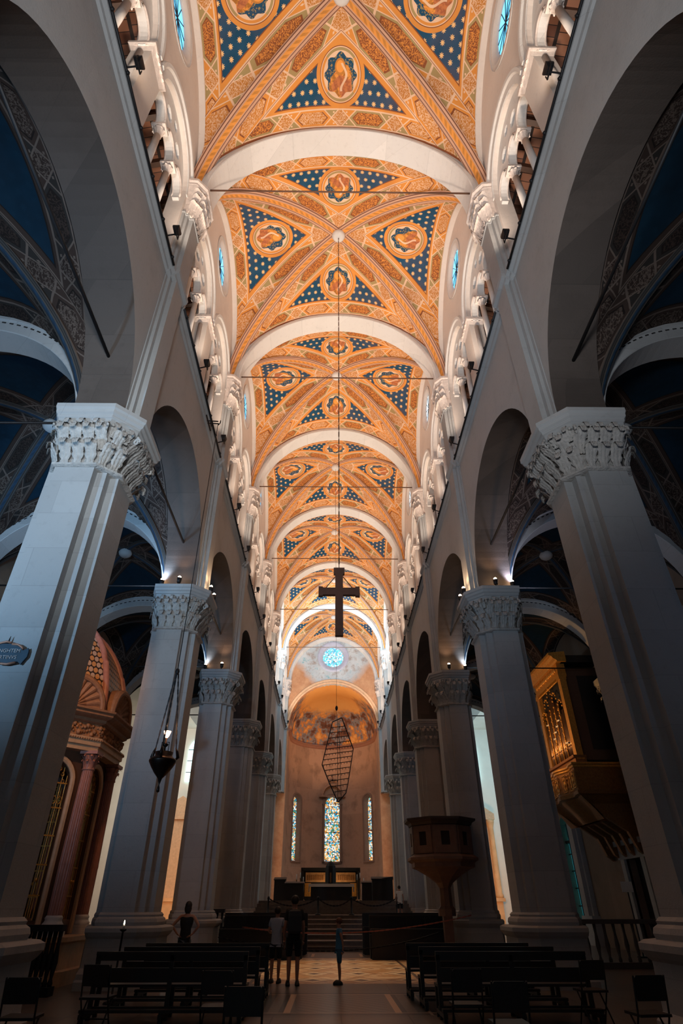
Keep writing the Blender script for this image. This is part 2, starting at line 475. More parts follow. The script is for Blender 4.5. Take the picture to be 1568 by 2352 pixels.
# gallery floor, back wall and tiled roof underside
m, nt, bs = new_mat('gallery_tiles'); M['tiles'] = m
p_, x_, y_, z_ = pos(nt)
cx_, cy_ = (x_ / .42), (y_ / .26 + (x_/.42).fl() * .5)
wn = nt.nodes.new('ShaderNodeTexWhiteNoise'); wn.noise_dimensions = '2D'
cb = nt.nodes.new('ShaderNodeCombineXYZ'); nt.links.new(cx_.fl().so, cb.inputs[0]); nt.links.new(cy_.fl().so, cb.inputs[1]); nt.links.new(cb.outputs[0], wn.inputs['Vector'])
tc = mixc(nt, X(nt, wn.outputs['Value']), (.13, .05, .03), (.42, .19, .11))
tc = mixc(nt, cx_.fr().lt(.22), tc, (.03, .018, .014)); tc = mixc(nt, cy_.fr().lt(.08), tc, (.03, .018, .014))
nt.links.new(tc, bs.inputs['Base Color']); bs.inputs['Roughness'].default_value = .9
for s in (-1, 1):
    mb = MB()
    mb.add([(s*5.4, PY(0), 21.6), (s*13.2, PY(0), 18.6), (s*13.2, PY(NP), 18.6), (s*5.4, PY(NP), 21.6), (s*5.4, PY(0), 21.8), (s*13.2, PY(0), 18.8), (s*13.2, PY(NP), 18.8), (s*5.4, PY(NP), 21.8)], [(0,1,2,3),(7,6,5,4),(0,4,5,1),(1,5,6,2),(2,6,7,3),(3,7,4,0)])
    struct(mb.build('ceiling_gallery', M['tiles']))
    mb = MB(); y = PY(0) + .6
    while y < PY(NP) - 1:
        mb.bar((s*5.45, y, 21.45), (s*13.1, y, 18.5), .16, .24); y += 1.3
    struct(mb.build(trim(), M['brown_wood']))
    mb = MB(); mb.box(*sorted((s*WB, s*13.2)), PY(0), PY(NP), ZR - .35, ZR - .1)
    mb.box(*sorted((s*12.9, s*13.2)), PY(0), PY(NP), ZR - .1, 18.8)
    struct(mb.build('floor_gallery', M['plaster']))

# ------------------------------------------------------------------ vaults
def vault(name, cx, cy, a, b, z0, hA, hB, dome, mat, ribm, ribw, sA, sB, mA, mB_, nr=18, nj=24, boss=True, bossm=None):
    # web A faces +-y (x across), web B faces +-x
    mb = MB(); U1, U2, U3 = [], [], []
    def zz(t, h, x, y): return z0 + h * math.sqrt(max(0, 1 - t*t)) + dome * (1 - (x/a)**2) * (1 - (y/b)**2)
    def emit(quadpts, uv):
        b0 = len(mb.v); mb.v += quadpts
        for i in range(nr):
            for j in range(nj):
                k = b0 + i*(nj+1) + j
                f = (k, k+1, k+nj+2, k+nj+1)
                mb.f.append(f); mb.m.append(0); mb.sm.append(True)
                for q in f:
                    d = uv[q - b0]; U1.append(d[0]); U2.append(d[1]); U3.append(d[2])
    for kind in ('A', 'B'):
        for sg in (-1, 1):
            pts, uv = [], []
            for i in range(nr+1):
                r = math.sin(PI/2 * i/nr) if False else (i/nr)
                r = 1 - (1 - r) ** 1.25
                for j in range(nj+1):
                    jj = -1 + 2*j/nj
                    t = math.sin(math.asin(min(1, r)) * jj)       # |t| <= r
                    if kind == 'A':
                        x, y = a*t, sg*b*r; z = zz(abs(t), hA, x, y)
                        q = b - abs(y); s_ = a * math.asin(max(-1, min(1, t)))
                        dr = (abs(y) - abs(x)*b/a) * sA; med = (x, (mA - abs(y)))
                    else:
                        x, y = sg*a*r, b*t; z = zz(abs(t), hB, x, y)
                        q = (a - abs(x)); s_ = b * math.asin(max(-1, min(1, t)))
                        dr = (abs(x) - abs(y)*a/b) * sB; med = (y * sg, (mB_ - abs(x)))
                    # blend heights so both webs meet on the groin
                    h = hA + (hB - hA) * 0
                    pts.append((cx + x, cy + y, z))
                    uv.append(((s_, q), (dr, abs(s_)), med))
            emit(pts, uv)
    o = mb.build(name, mat, fix=False)
    for nm, U in (('base', U1), ('rib', U2), ('disc', U3)):
        lay = o.data.uv_layers.new(name=nm)
        for k, v in enumerate(U): lay.data[k].uv = v
    struct(o)
    # diagonal ribs
    for sx in (-1, 1):
        rb = MB(); UV = []; N = 40; prev = None
        prof = [(-1, .04), (-.8, -.06), (-.5, -.07), (-.32, -.16), (0, -.20), (.32, -.16), (.5, -.07), (.8, -.06), (1, .04)]
        L = 0; last = None
        rows = []
        for i in range(N+1):
            ph = -PI/2 + PI*i/N; t = math.sin(ph) * .999
            x, y = sx*a*t, b*t
            z = zz(abs(t), hA, x, y); P = Vector((cx+x, cy+y, z))
            if last: L += (P-last).length
            last = P.copy(); rows.append((P, L))
        nrm = Vector((-sx*a, b, 0)) ; nrm = Vector((b, -sx*a, 0)).normalized()
        rings = []
        for i, (P, L) in enumerate(rows):
            T = (rows[min(i+1, N)][0] - rows[max(i-1, 0)][0]).normalized()
            up = nrm.cross(T).normalized()
            if up.z < 0: up = -up
            if abs(up.z) < 1e-3: pass
            cc = Vector((cx, cy, z0)); 
            if (P - cc).dot(up) < 0: up = -up
            rings.append([P + nrm*u*ribw + up*w*ribw*1.6 for u, w in prof])
        n = len(prof); base = len(rb.v)
        for r_ in rings: rb.v += [tuple(p) for p in r_]
        for i in range(N):
            for j in range(n-1):
                rb.f.append((i*n+j, i*n+j+1, (i+1)*n+j+1, (i+1)*n+j)); rb.m.append(0); rb.sm.append(False)
                for (ii, jj) in ((i, j), (i, j+1), (i+1, j+1), (i+1, j)): UV.append((prof[jj][0], rows[ii][1]))
        ro = rb.build('rib', ribm, o, fix=False)
        lay = ro.data.uv_layers.new(name='rib')
        for k, v in enumerate(UV): lay.data[k].uv = v
    if boss:
        bo = MB(); bo.lathe([(.02, -.3), (.16, -.3), (.26, -.22), (.3, -.12), (.24, 0), (.2, .1)], 16, (cx, cy, z0 + hA + dome))
        bo.build('boss', bossm or M['marble_w'], o)
    return o
AZ = 21.1                    # springing of the nave transverse arches
AA = 4.82
for i in range(0, NP):
    cy = (PY(i) + PY(i+1)) / 2
    vault('ceiling', 0, cy, AA, BAY/2 - .42, AZ, 4.75, 4.75, .75, M['fresco'], M['rib'], .27,
          1.14/1.22, 1.14/1.5, 2.15, 3.02)
# band over the wall arches closing the gap between wall and vault, and roof above
for s in (-1, 1):
    mb = MB()
    for i in range(0, NP):
        ym = (PY(i) + PY(i+1)) / 2; b = BAY/2 - .42; n = 30; ring = []
        for k in range(n+1):
            t = math.sin(-PI/2 + PI*k/n); z = AZ + 4.75*math.sqrt(max(0, 1-t*t))
            ring.append((ym + b*t, z))
        for k in range(n):
            (y1, z1), (y2, z2) = ring[k], ring[k+1]
            mb.add([(s*AA, y1, z1), (s*AA, y2, z2), (s*(GX0+.05), y2, z2+.02), (s*(GX0+.05), y1, z1+.02)], [(0,1,2,3)])
            mb.add([(s*(AA-.10), y1, z1-.07), (s*(AA-.10), y2, z2-.07), (s*(AA+.1), y2, z2-.16), (s*(AA+.1), y1, z1-.16)], [(0,1,2,3)])
    struct(mb.build(trim(), M['plaster_w']))
# transverse arches
arch_me = None
for i in range(1, NP+1):
    mb = MB(); n = 48; rings = []
    ri = 4.42
    for k in range(n+1):
        a_ = PI * k / n
        c_, s_ = math.cos(a_), math.sin(a_)
        rings.append([(c_*r, y, s_*r*1.04) for r, y in ((ri, -.45), (ri+.03, -.47), (ri+.16, -.47), (ri+.18, -.42), (ri+.6, -.42), (ri+.6, .42), (ri+.18, .42), (ri+.16, .47), (ri+.03, .47), (ri, .45))])
    if arch_me is None:
        mb.loft(rings, 0, False); o = mb.build('transverse_arch', M['marble_w']); arch_me = o
    else:
        o = arch_me.copy(); COL.objects.link(o)
    o.location = (0, PY(i), AZ)
    tag(o, 'white stone arch across the painted nave vault, ' + (ordn[i] + ' from the viewer' if i > 1 else 'nearest to the viewer'), 'arch', 'white arches across the nave vault')
# aisle vaults, aisle arches, outer walls
AW = 7.0; AXC = WB + AW/2 ; AZS = 10.45
aisle_arch = None
for s in (-1, 1):
    for i in range(0, 5):
        cy = (PY(i) + PY(i+1)) / 2
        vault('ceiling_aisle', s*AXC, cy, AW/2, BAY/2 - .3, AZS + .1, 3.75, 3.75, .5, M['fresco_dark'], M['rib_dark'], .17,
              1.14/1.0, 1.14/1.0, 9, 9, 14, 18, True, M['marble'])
    for i in range(1, 6):
        if aisle_arch is None:
            mb = MB(); n = 36; ri = AW/2 - .08; rings = []
            for k in range(n+1):
                a_ = PI*k/n; c_, s_ = math.cos(a_), math.sin(a_)
                rings.append([(c_*r, y, s_*r) for r, y in ((ri, -.36), (ri+.02, -.38), (ri+.34, -.40), (ri+.36, -.46), (ri+.47, -.46), (ri+.5, -.36), (ri+.5, .36), (ri+.47, .44), (ri+.02, .38), (ri, .36))])
            mb.loft(rings, 0, False)
            # dentil band on both faces
            for k in range(54):
                a_ = PI*(k+.5)/54; c_, s_ = math.cos(a_), math.sin(a_)
                ctr = Vector((c_*(ri+.28), 0, s_*(ri+.28))); rad = Vector((c_, 0, s_)); tan = Vector((-s_, 0, c_))
                mb.obox(ctr, rad*.018, Vector((0, .405, 0)), tan*.055, 1)
            aisle_arch = mb.build('aisle_arch', [M['marble'], M['black']])
            # plaster above the arch closing up to the vault
            o = aisle_arch
        else:
            o = aisle_arch.copy(); COL.objects.link(o)
        o.location = (s*AXC, PY(i), AZS)
        tag(o, 'grey stone arch with dashed edge across the ' + side[s] + ' aisle, ' + ordn[i] + ' one back', 'arch', 'stone arches across the aisles')
# ------------------------------------------------------------------ outer walls, floor, chancel, apse, transept
XO = WB + AW                 # outer wall face
M['aisle_wall'] = stone('aisle_wall_plaster', (.25, .18, .13), course=6, length=9, var=.1, joint=0, stain=.5)
def wall_yz(name, s, x0, x1, y0, y1, z0, z1, holes=(), mat='aisle_wall'):
    mb = MB(); mb.plate([(y0, z0), (y1, z0), (y1, z1), (y0, z1)], holes, yz(s), x0, x1)
    return struct(mb.build(name, M[mat]))
door_hole = [(27.9, 0), (27.9, 3.3), (29.5, 3.3), (29.5, 0)]
winR = [(35.1, .9)] + [(35.1, 4.6)] + arc(36.3, 4.6, 1.2, 180, 0, 16) + [(37.5, 4.6), (37.5, .9)]
wall_yz('wall_aisle_left', -1, XO, XO+.8, -3.8, 35.2, 0, 19)
# right wall drawn round the door
mb = MB(); mb.plate([(-3.8, 0), (27.9, 0), (27.9, 3.3), (29.5, 3.3), (29.5, 0), (39.5, 0), (39.5, 19), (-3.8, 19)], [winR], yz(1), XO, XO+.8)
struct(mb.build('wall_aisle_right', M['aisle_wall']))
# west wall behind the camera, without openings
mb = MB(); mb.plate([(-13.8, 0), (13.8, 0), (13.8, 27), (-13.8, 27)], [], lambda p, q, t: (p, t, q), -4.6, -3.8)
struct(mb.build('wall_west', M['aisle_wall']))
# floor
m, nt, bs = new_mat('marble_floor'); M['floor'] = m
p_, x, y, z = pos(nt)
n1 = noise(nt, 1.3, 5, p_); n2 = noise(nt, 7, 4, p_)
slab = ((x / 1.2).fl() + (y / 1.2).fl())
wn = nt.nodes.new('ShaderNodeTexWhiteNoise'); wn.noise_dimensions = '2D'
cb = nt.nodes.new('ShaderNodeCombineXYZ'); nt.links.new((x/1.2).fl().so, cb.inputs[0]); nt.links.new((y/1.2).fl().so, cb.inputs[1]); nt.links.new(cb.outputs[0], wn.inputs['Vector'])
c = mixc(nt, X(nt, wn.outputs['Value']), (.085, .072, .066), (.16, .125, .105))
c = mixc(nt, X(nt, n2.outputs[0]).gt(.56) * .5, c, (.10, .085, .08))
jt = (x/1.2).fr().lt(.02).mx((y/1.2).fr().lt(.02)); c = mixc(nt, jt, c, (.04, .035, .03))
# inlaid cream and ochre carpet of marble down the middle of the nave
yy = ((y - 18.4) / 8.4); inx = x.ab().lt(2.55) * y.gt(18.4) * y.lt(26.9)
mo = mixc(nt, X(nt, n1.outputs[0]).gt(.5), (.80, .58, .36), (.62, .36, .16))
ty = ((y - 18.4) / 1.7); tx = (x / 1.275)
v = (tx.fr() - .5).ab() + (ty.fr() - .5).ab()
mo = mixc(nt, v.lt(.30), mo, (.85, .68, .46)); mo = mixc(nt, v.lt(.16), mo, (.16, .10, .07))
mo = mixc(nt, (v - .42).ab().lt(.03), mo, (.30, .17, .09))
ed = x.ab().gt(2.2); dg = ((x.ab() + (y*1.0)) / .5).fr().lt(.4)
mo = mixc(nt, ed, mo, mixc(nt, dg, (.80, .60, .38), (.32, .17, .09)))
mo = mixc(nt, (x.ab() - 2.2).ab().lt(.05), mo, (.12, .08, .06))
c = mixc(nt, inx, c, mo)
# dark framed panels
def panel(c, x0, x1, y0, y1):
    ins = x.gt(x0) * x.lt(x1) * y.gt(y0) * y.lt(y1)
    xc = (x - (x0+x1)/2).ab() / ((x1-x0)/2); 
    st = mixc(nt, ((xc*5.2).fr()).lt(.5), (.012, .015, .018), (.13, .105, .09))
    st = mixc(nt, (xc - .5).ab().lt(.03), st, (.62, .40, .24))
    st = mixc(nt, xc.lt(.42), st, mixc(nt, ((x*3+y*3).fr()).lt(.5), (.09, .075, .07), (.16, .13, .12)))
    ye = ((y - (y0+y1)/2).ab() / ((y1-y0)/2))
    st = mixc(nt, xc.gt(.80).mx(ye.gt(.86)), st, (.010, .012, .015))
    st = mixc(nt, (xc - .78).ab().lt(.012).mx((ye - .82).ab().lt(.02)), st, (.40, .30, .22))
    return mixc(nt, ins, c, st)
c = panel(c, -2.0, 2.1, 13.4, 16.6)
c = panel(c, -1.8, 2.0, 27.4, 29.4)
nt.links.new(c, bs.inputs['Base Color']); bs.inputs['Roughness'].default_value = .32
bump(nt, bs, n2.outputs[0], .08)
mb = MB(); mb.box(-22, 22, -4.6, 62, -.4, 0); struct(mb.build('floor', M['floor']))
M['steps'] = plain('worn_step_stone', (.17, .14, .12), .6, 0, .3, 5, .3)
# raised choir: steps
def step(y, z, x0=-4.6, x1=4.6):
    mb = MB(); mb.box(x0, x1, y, 62, z - .17, z); mb.box(x0, x1, y-.03, y+.12, z-.045, z+.005)
    struct(mb.build('floor_step', M['steps']))
for k, (y, z) in enumerate(((30.6, .17), (31.0, .34), (32.4, .51), (33.6, .68), (34.8, .85), (36.0, 1.02), (37.6, 1.19), (40.2, 1.36), (41.0, 1.53), (41.8, 1.70), (42.6, 1.87))): step(y, z)
# chancel wall
YC = PY(NP) + .42
def xz(p, q, t): return (p, t, q)
m, nt, bs = new_mat('lunette_fresco'); M['lunette'] = m
p_, x, y, z = pos(nt)
n1 = noise(nt, .55, 6, p_, .6); n2 = noise(nt, 1.5, 6, p_, .7); n3 = noise(nt, .35, 3, p_)
c = mixc(nt, X(nt, n1.outputs[0]), (.28, .36, .42), (.85, .82, .78))
c = mixc(nt, ((X(nt, n2.outputs[0]) - .5) * 6)._op('MAXIMUM', 0, clamp=True) * .8, c, (.36, .25, .20))
c = mixc(nt, ((X(nt, n2.outputs[0]) - .42) * -8)._op('MAXIMUM', 0, clamp=True) * .8, c, (.12, .42, .48))
low = ((z * -1 + 22.4) * .9 + (x.ab() - 2.6) * .9 + (X(nt, n1.outputs[0]) - .5) * 2)._op('MAXIMUM', 0, clamp=True)
c = mixc(nt, low, c, mixc(nt, X(nt, n2.outputs[0]), (.40, .12, .04), (.85, .50, .28)))
nt.links.new(c, bs.inputs['Base Color']); bs.inputs['Roughness'].default_value = .9
m, nt, bs = new_mat('conch_fresco'); M['conch'] = m
p_, x, y, z = pos(nt)
n1 = noise(nt, .34, 6, p_, .6); n2 = noise(nt, 1.1, 6, p_, .65)
up = ((z - 19.3 + (X(nt, n1.outputs[0]) - .5) * 3) * 1.1)._op('MAXIMUM', 0, clamp=True)
fig = X(nt, n1.outputs[0]) * .45 + X(nt, n2.outputs[0]) * .65 - .04
ramp = nt.nodes.new('ShaderNodeValToRGB'); nt.links.new(fig.so, ramp.inputs[0])
cr = ramp.color_ramp; cr.elements[0].position = .36; cr.elements[0].color = (.05, .022, .015, 1); cr.elements[1].position = .72; cr.elements[1].color = (.90, .62, .38, 1)
for pp, cc in ((.45, (.20, .07, .03, 1)), (.50, (.22, .24, .25, 1)), (.54, (.55, .20, .05, 1)), (.60, (.82, .36, .08, 1))):
    e = cr.elements.new(pp); e.color = cc
sky = mixc(nt, X(nt, n1.outputs[0]), (.70, .26, .04), (.92, .50, .16))
c = mixc(nt, up, ramp.outputs[0], sky)
nt.links.new(c, bs.inputs['Base Color']); bs.inputs['Roughness'].default_value = .85
M['apse'] = stone('apse_plaster', (.42, .24, .15), course=2.4, length=3, var=.12, joint=.05, stain=1.1)
AXP = 0.0; AR2 = 4.55; AZC = 16.4
out = [(-6.2, 0), (AXP-AR2, 0), (AXP-AR2, AZC)] + arc(AXP, AZC, AR2, 180, 0, 40) + [(AXP+AR2, AZC), (AXP+AR2, 0), (6.2, 0), (6.2, 28), (-6.2, 28)]
mb = MB(); mb.plate(out, [circ(0, 23.9, 1.15, 36)], xz, YC, YC + .7)
struct(mb.build('wall_chancel', M['lunette']))
# painted mouldings round lunette and arch
mb = MB()
for r0, cz, cx in ((AR2 + .12, AZC, AXP),):
    rings = []
    for k in range(49):
        a_ = PI*k/48; c_, s_ = math.cos(a_), math.sin(a_)
        rings.append([(cx + c_*r, YC + t, cz + s_*r) for r, t in ((r0-.14, -.01), (r0-.14, -.10), (r0, -.12), (r0+.1, -.05), (r0+.28, -.09), (r0+.36, -.01))])
    mb.loft(rings, 0, False)
struct(mb.build(trim(), plain('arch_moulding_paint', (.80, .48, .28), .8, 0, .2, 3)))
# rose window
def stained(name, scale, pal, strength):
    m, nt, bs = new_mat(name)
    p_, x, y, z = pos(nt)
    v = nt.nodes.new('ShaderNodeTexVoronoi'); v.inputs['Scale'].default_value = scale; nt.links.new(p_, v.inputs['Vector'])
    v2 = nt.nodes.new('ShaderNodeTexVoronoi'); v2.feature = 'DISTANCE_TO_EDGE'; v2.inputs['Scale'].default_value = scale; nt.links.new(p_, v2.inputs['Vector'])
    sp = nt.nodes.new('ShaderNodeSeparateColor'); nt.links.new(v.outputs['Color'], sp.inputs[0])
    r = nt.nodes.new('ShaderNodeValToRGB'); r.color_ramp.interpolation = 'CONSTANT'; nt.links.new(sp.outputs[0], r.inputs[0])
    e = r.color_ramp.elements; e[0].color = c4(pal[0]); e[1].position = 1/len(pal); e[1].color = c4(pal[1])
    for k in range(2, len(pal)): q = e.new(k/len(pal)); q.color = c4(pal[k])
    c = mixc(nt, X(nt, v2.outputs['Distance']).lt(.05), r.outputs[0], (.01, .01, .01))
    nt.links.new(c, bs.inputs['Emission Color']); bs.inputs['Emission Strength'].default_value = strength
    nt.links.new(c, bs.inputs['Base Color'])
    return m
M['rose_glass'] = stained('rose_glass', 7, [(.05, .5, .75), (.85, .95, 1), (.08, .65, .85), (.3, .8, .95), (.9, .95, 1), (.02, .35, .6)], 1.7)
M['window_glass'] = stained('apse_stained_glass', 8.5, [(.75, .30, .05), (.02, .30, .55), (.95, .85, .70), (.85, .42, .10), (.85, .90, .92), (.05, .25, .12), (.10, .05, .05), (.08, .50, .72), (.95, .70, .40)], 1.25)
fr = MB(); rings = []
for r, t in ((1.7, 0), (1.68, -.08), (1.5, -.12), (1.4, -.05), (1.2, -.04), (1.12, .2), (1.1, .45)):
    rings.append([(r*math.cos(2*PI*j/48), YC + t, 23.9 + r*math.sin(2*PI*j/48)) for j in range(48)])
fr.loft(rings, 0, True, cap=False)
rose = struct(fr.build('window_15', plain('lilac_ring_stone', (.55, .55, .66), .8)))
mb = MB(); mb.plate(circ(0, 23.9, 1.12, 40), [], xz, YC+.40, YC+.44); mb.build('pane', M['rose_glass'], rose)
tr = MB()
for k in range(8):
    a_ = PI*k/8
    tr.tube([(-.0+.25*math.cos(a_), YC+.36, 23.9+.25*math.sin(a_)), (1.1*math.cos(a_), YC+.36, 23.9+1.1*math.sin(a_))], .025, 5)
    tr.tube([(-.25*math.cos(a_), YC+.36, 23.9-.25*math.sin(a_)), (-1.1*math.cos(a_), YC+.36, 23.9-1.1*math.sin(a_))], .025, 5)
for k in range(8):
    a_ = 2*PI*(k+.5)/8; cx, cz = .82*math.cos(a_), 23.9 + .82*math.sin(a_)
    tr.tube([(cx+.24*math.cos(2*PI*j/12), YC+.36, cz+.24*math.sin(2*PI*j/12)) for j in range(13)], .022, 5)
tr.tube([(.27*math.cos(2*PI*j/16), YC+.36, 23.9+.27*math.sin(2*PI*j/16)) for j in range(17)], .03, 5)
tr.build('tracery', M['marble_w'], rose)
# apse: straight bay then half round; wall with three windows
YA = YC + .7; STR = 3.2
def apse_pt(u, r=AR2):       # u in metres along the plan from the left jamb
    L = STR; A = PI * AR2
    if u < L: return (-r, YA + u)
    if u > L + A: return (r, YA + STR - (u - L - A))
    a_ = PI - (u - L) / AR2
    return (r*math.cos(a_), YA + STR + r*math.sin(a_))
LT = 2*STR + PI*AR2
ZW0, ZW1, WW = 5.3, 10.6, .82
cs_ = [LT/2, LT/2 - 4.4, LT/2 + 4.4]
def in_win(u):
    for c in cs_:
        w = WW if c == cs_[0] else .62
        if abs(u-c) < w: return c, w
    return None
us = [LT*k/88 for k in range(89)]
for c in cs_:
    w = WW if c == cs_[0] else .62
    us += [c + w*math.sin(PI/2*k/6) for k in range(-6, 7)]
us = sorted(set(round(u, 4) for u in us))
mb = MB()
def col_(u0, u1, za, zb):
    (xa, ya), (xb, yb) = apse_pt(u0), apse_pt(u1)
    mb.add([(xa, ya, za[0]), (xb, yb, za[1]), (xb, yb, zb[1]), (xa, ya, zb[0])], [(0, 1, 2, 3)], 0, True)
def wtop(u, c, w): return ZW1 + math.sqrt(max(0, w*w - (u-c)**2))
for u0, u1 in zip(us, us[1:]):
    h = in_win((u0+u1)/2)
    if not h: col_(u0, u1, (1.8, 1.8), (AZC, AZC))
    else:
        c, w = h
        col_(u0, u1, (1.8, 1.8), (ZW0, ZW0)); col_(u0, u1, (wtop(u0, c, w), wtop(u1, c, w)), (AZC, AZC))
struct(mb.build('wall_apse', M['apse']))
for n_, c in enumerate(cs_):
    w = WW if n_ == 0 else .62
    pth = [(c-w, ZW0), (c-w, ZW1)] + arc(c, ZW1, w, 180, 0, 14) + [(c+w, ZW1), (c+w, ZW0)]
    f = MB(); rings = []
    for g, d in ((.22, -.02), (.22, .08), (.10, .10), (.06, .04), (0, .04), (-.06, -.25), (-.12, -.5)):
        rg = []
        for (u, z) in pth:
            du = (u - c) * (1 + g/w); zz_ = z + (g if z > ZW1 + .01 else 0) if z > ZW0 else z - g*.6
            x_, y_ = apse_pt(c + du, AR2 - d); rg.append((x_, y_, zz_))
        rings.append(rg)
    f.loft(rings, 0, False, cap=False)
    # small side shafts and hood on the middle window
    if n_ == 0:
        for sg in (-1, 1):
            x_, y_ = apse_pt(c + sg*(w+.12), AR2 - .12)
            f.lathe([(.16, 0), (.09, .12), (.08, 5.0), (.16, 5.25), (.2, 5.3)], 8, (x_, y_, ZW0))
    fo = struct(f.build('window_' + str(16 + n_), plain('window_jamb_stone_%d' % n_, (.26, .15, .10), .8)))
    g = MB(); rows = 24
    gp = [(c-w, ZW0), (c-w, ZW1)] + arc(c, ZW1, w, 180, 0, 14) + [(c+w, ZW1), (c+w, ZW0)]
    xa, ya = apse_pt(c, AR2 + .42)
    ang = math.atan2(ya - (YA+STR), xa)
    tx, ty = -math.sin(ang), math.cos(ang)
    g.plate([(u - c, z) for u, z in gp], [], lambda p, q, t: (xa - tx*p + t*math.cos(ang), ya - ty*p + t*math.sin(ang), q), 0, .04)
    g.build('pane', M['window_glass'], fo)
    b_ = MB(); z = ZW0 + .9
    while z < ZW1 + .4:
        b_.bar((xa - tx*(-w), ya - ty*(-w) - .02, z), (xa - tx*w, ya - ty*w - .02, z), .04); z += .9
    b_.build('glazing_bar', M['iron'], fo)
# hood with cross over the middle window
t = thing('window_hood', 'stone hood with a small cross above the middle stained glass window of the apse', 'hood', (0, YA + STR + AR2 - .35, ZW1 + .8))
mb = MB(); mb.plate([(-1.15, 0), (-1.0, 0)] + arc(0, 0, .95, 180, 0, 16) + [(1.15, 0)] + arc(0, 0, 1.15, 0, 180, 16)[1:-1], [], lambda p, q, t: (p, t, q), -.2, .3)
mb.box(-1.4, 1.4, -.25, .3, -.14, 0); mb.build('moulding', M['terrac'], t)
mb = MB(); mb.box(-.07, .07, -.1, .0, 1.1, 2.0); mb.box(-.42, .42, -.1, 0, 1.45, 1.6); mb.box(-.12, .12, -.11, .01, 1.94, 2.06); mb.build('cross', M['rust'], t)
# apse cornice
mb = MB(); rings = []
for k in range(61):
    u = LT*k/60; rings.append([apse_pt(u, AR2 - d) + (AZC + z,) for d, z in ((0, -.25), (.10, -.18), (.16, -.02), (.24, .03), (.24, .14), (0, .16))])
mb.loft(rings, 0, False); struct(mb.build(trim(), plain('apse_cornice_stone', (.30, .13, .08), .8)))
# straight barrel and conch
mb = MB(); rings = []
for k in range(33):
    a_ = PI*k/32; rings.append([(AR2*math.cos(a_), y, AZC + AR2*math.sin(a_)) for y in (YC+.5, YA + STR*.5, YA + STR + .01)])
mb.loft(rings, 0, True, closed=False)
rings = []
for k in range(25):
    el = PI/2*k/24
    rings.append([(AR2*math.cos(el)*math.cos(PI*j/32), YA + STR + AR2*math.cos(el)*math.sin(PI*j/32), AZC + AR2*math.sin(el)) for j in range(33)])
mb.loft(rings, 0, True, closed=False)
struct(mb.build('ceiling_apse', M['conch']))
# transept: bright ends of the aisles
for s in (-1, 1):
    mb = MB()
    hol = [[(s*7.4, 6.5), (s*7.4, 10.4)] + arc(s*8.6, 10.4, 1.2, 180 if s > 0 else 0, 0 if s > 0 else 180, 14) + [(s*9.8, 10.4), (s*9.8, 6.5)]]
    mb.plate([(s*6.0, 0), (s*21.5, 0), (s*21.5, 20), (s*6.0, 20)], [], xz, 58.5, 59.2)
    struct(mb.build('wall_transept_' + side[s], M['white_wall']))
    wall_yz('wall_transept_end_' + side[s], s, 21, 21.6, 35.2 if s < 0 else 39.5, 59.2, 0, 20, mat='white_wall')
    mb = MB(); mb.box(*sorted((s*WB, s*21.6)), 35.2 if s < 0 else 39.5, 59.2, 16.0, 16.3); struct(mb.build('ceiling_transept_' + side[s], M['white_wall']))
    # marble dado, altar and pilasters on the far wall
    t = thing('side_altar', 'pale ochre marble altar against the far ' + side[s] + ' transept wall', 'altar', ((-13.7 if s < 0 else 12.4), 57.6, 0))
    mb = MB(); mb.box(-1.9, 1.9, -.2, .9, 0, 1.9); mb.box(-2.1, 2.1, -.35, .9, 1.9, 2.15); mb.build('altar_table', M['orange_wall'], t)
    mb = MB(); mb.box(-1.6, 1.6, .3, .9, 2.15, 8); mb.box(-2.2, 2.2, 0, .9, 8, 8.5); mb.plate([(-2.2, 8.5), (2.2, 8.5), (0, 9.9)], [], xz, .1, .9); mb.build('altarpiece', M['tanstone'], t)
    for q in (-1.8, 1.8):
        mb = MB(); mb.lathe([(.34, 0), (.34, .2), (.26, .35), (.23, 5.2), (.34, 5.6), (.38, 5.85)], 14, (q, .25, 2.15)); mb.build('column', M['orange_wall'], t)
    for (y, xx) in ((57.9, 9.6), (57.9, 17.4)):
        mb = MB(); mb.box(-.5, .5, 0, .6, 0, 14.5); mb.box(-.65, .65, -.12, .6, 14.5, 15.2)
        o = mb.build('wall_pilaster', M['marble_w'], loc=(s*xx, y, 0)); tag(o, 'tall pale pilaster on the far ' + side[s] + ' transept wall, ' + ('inner' if xx < 14 else 'outer') + ' one', 'pilaster')
    # tall window panes of the transept
    w_ = MB(); w_.plate([(s*11.9, 11.2)] + [(s*11.9, 14)] + arc(s*12.9, 14, 1.0, 180 if s > 0 else 0, 0 if s > 0 else 180, 12) + [(s*13.9, 14), (s*13.9, 11.2)], [], xz, 58.3, 58.45)
    if 'day_glass' not in M: M['day_glass'] = plain('daylight_glass', (.5, .8, .85), .3, 0, .1, 2, emit=(.55, .92, .95), es=2.2)
    fo = struct(w_.build('window_' + str(20 + (s > 0)), M['day_glass']))
    w_ = MB(); w_.bar((s*12.9, 58.25, 11.2), (s*12.9, 58.25, 15), .07)
    for z in (12, 13, 14): w_.bar((s*11.9, 58.25, z), (s*13.9, 58.25, z), .06)
    w_.build('glazing_bar', M['iron'], fo)
wl = MB(); wl.box(-21.0, -20.9, 44, 50, 1.0, 6.0); fo = struct(wl.build('window_22', plain('teal_glass', (.2, .6, .6), .3, 0, .2, 1, emit=(.16, .50, .50), es=1.0)))
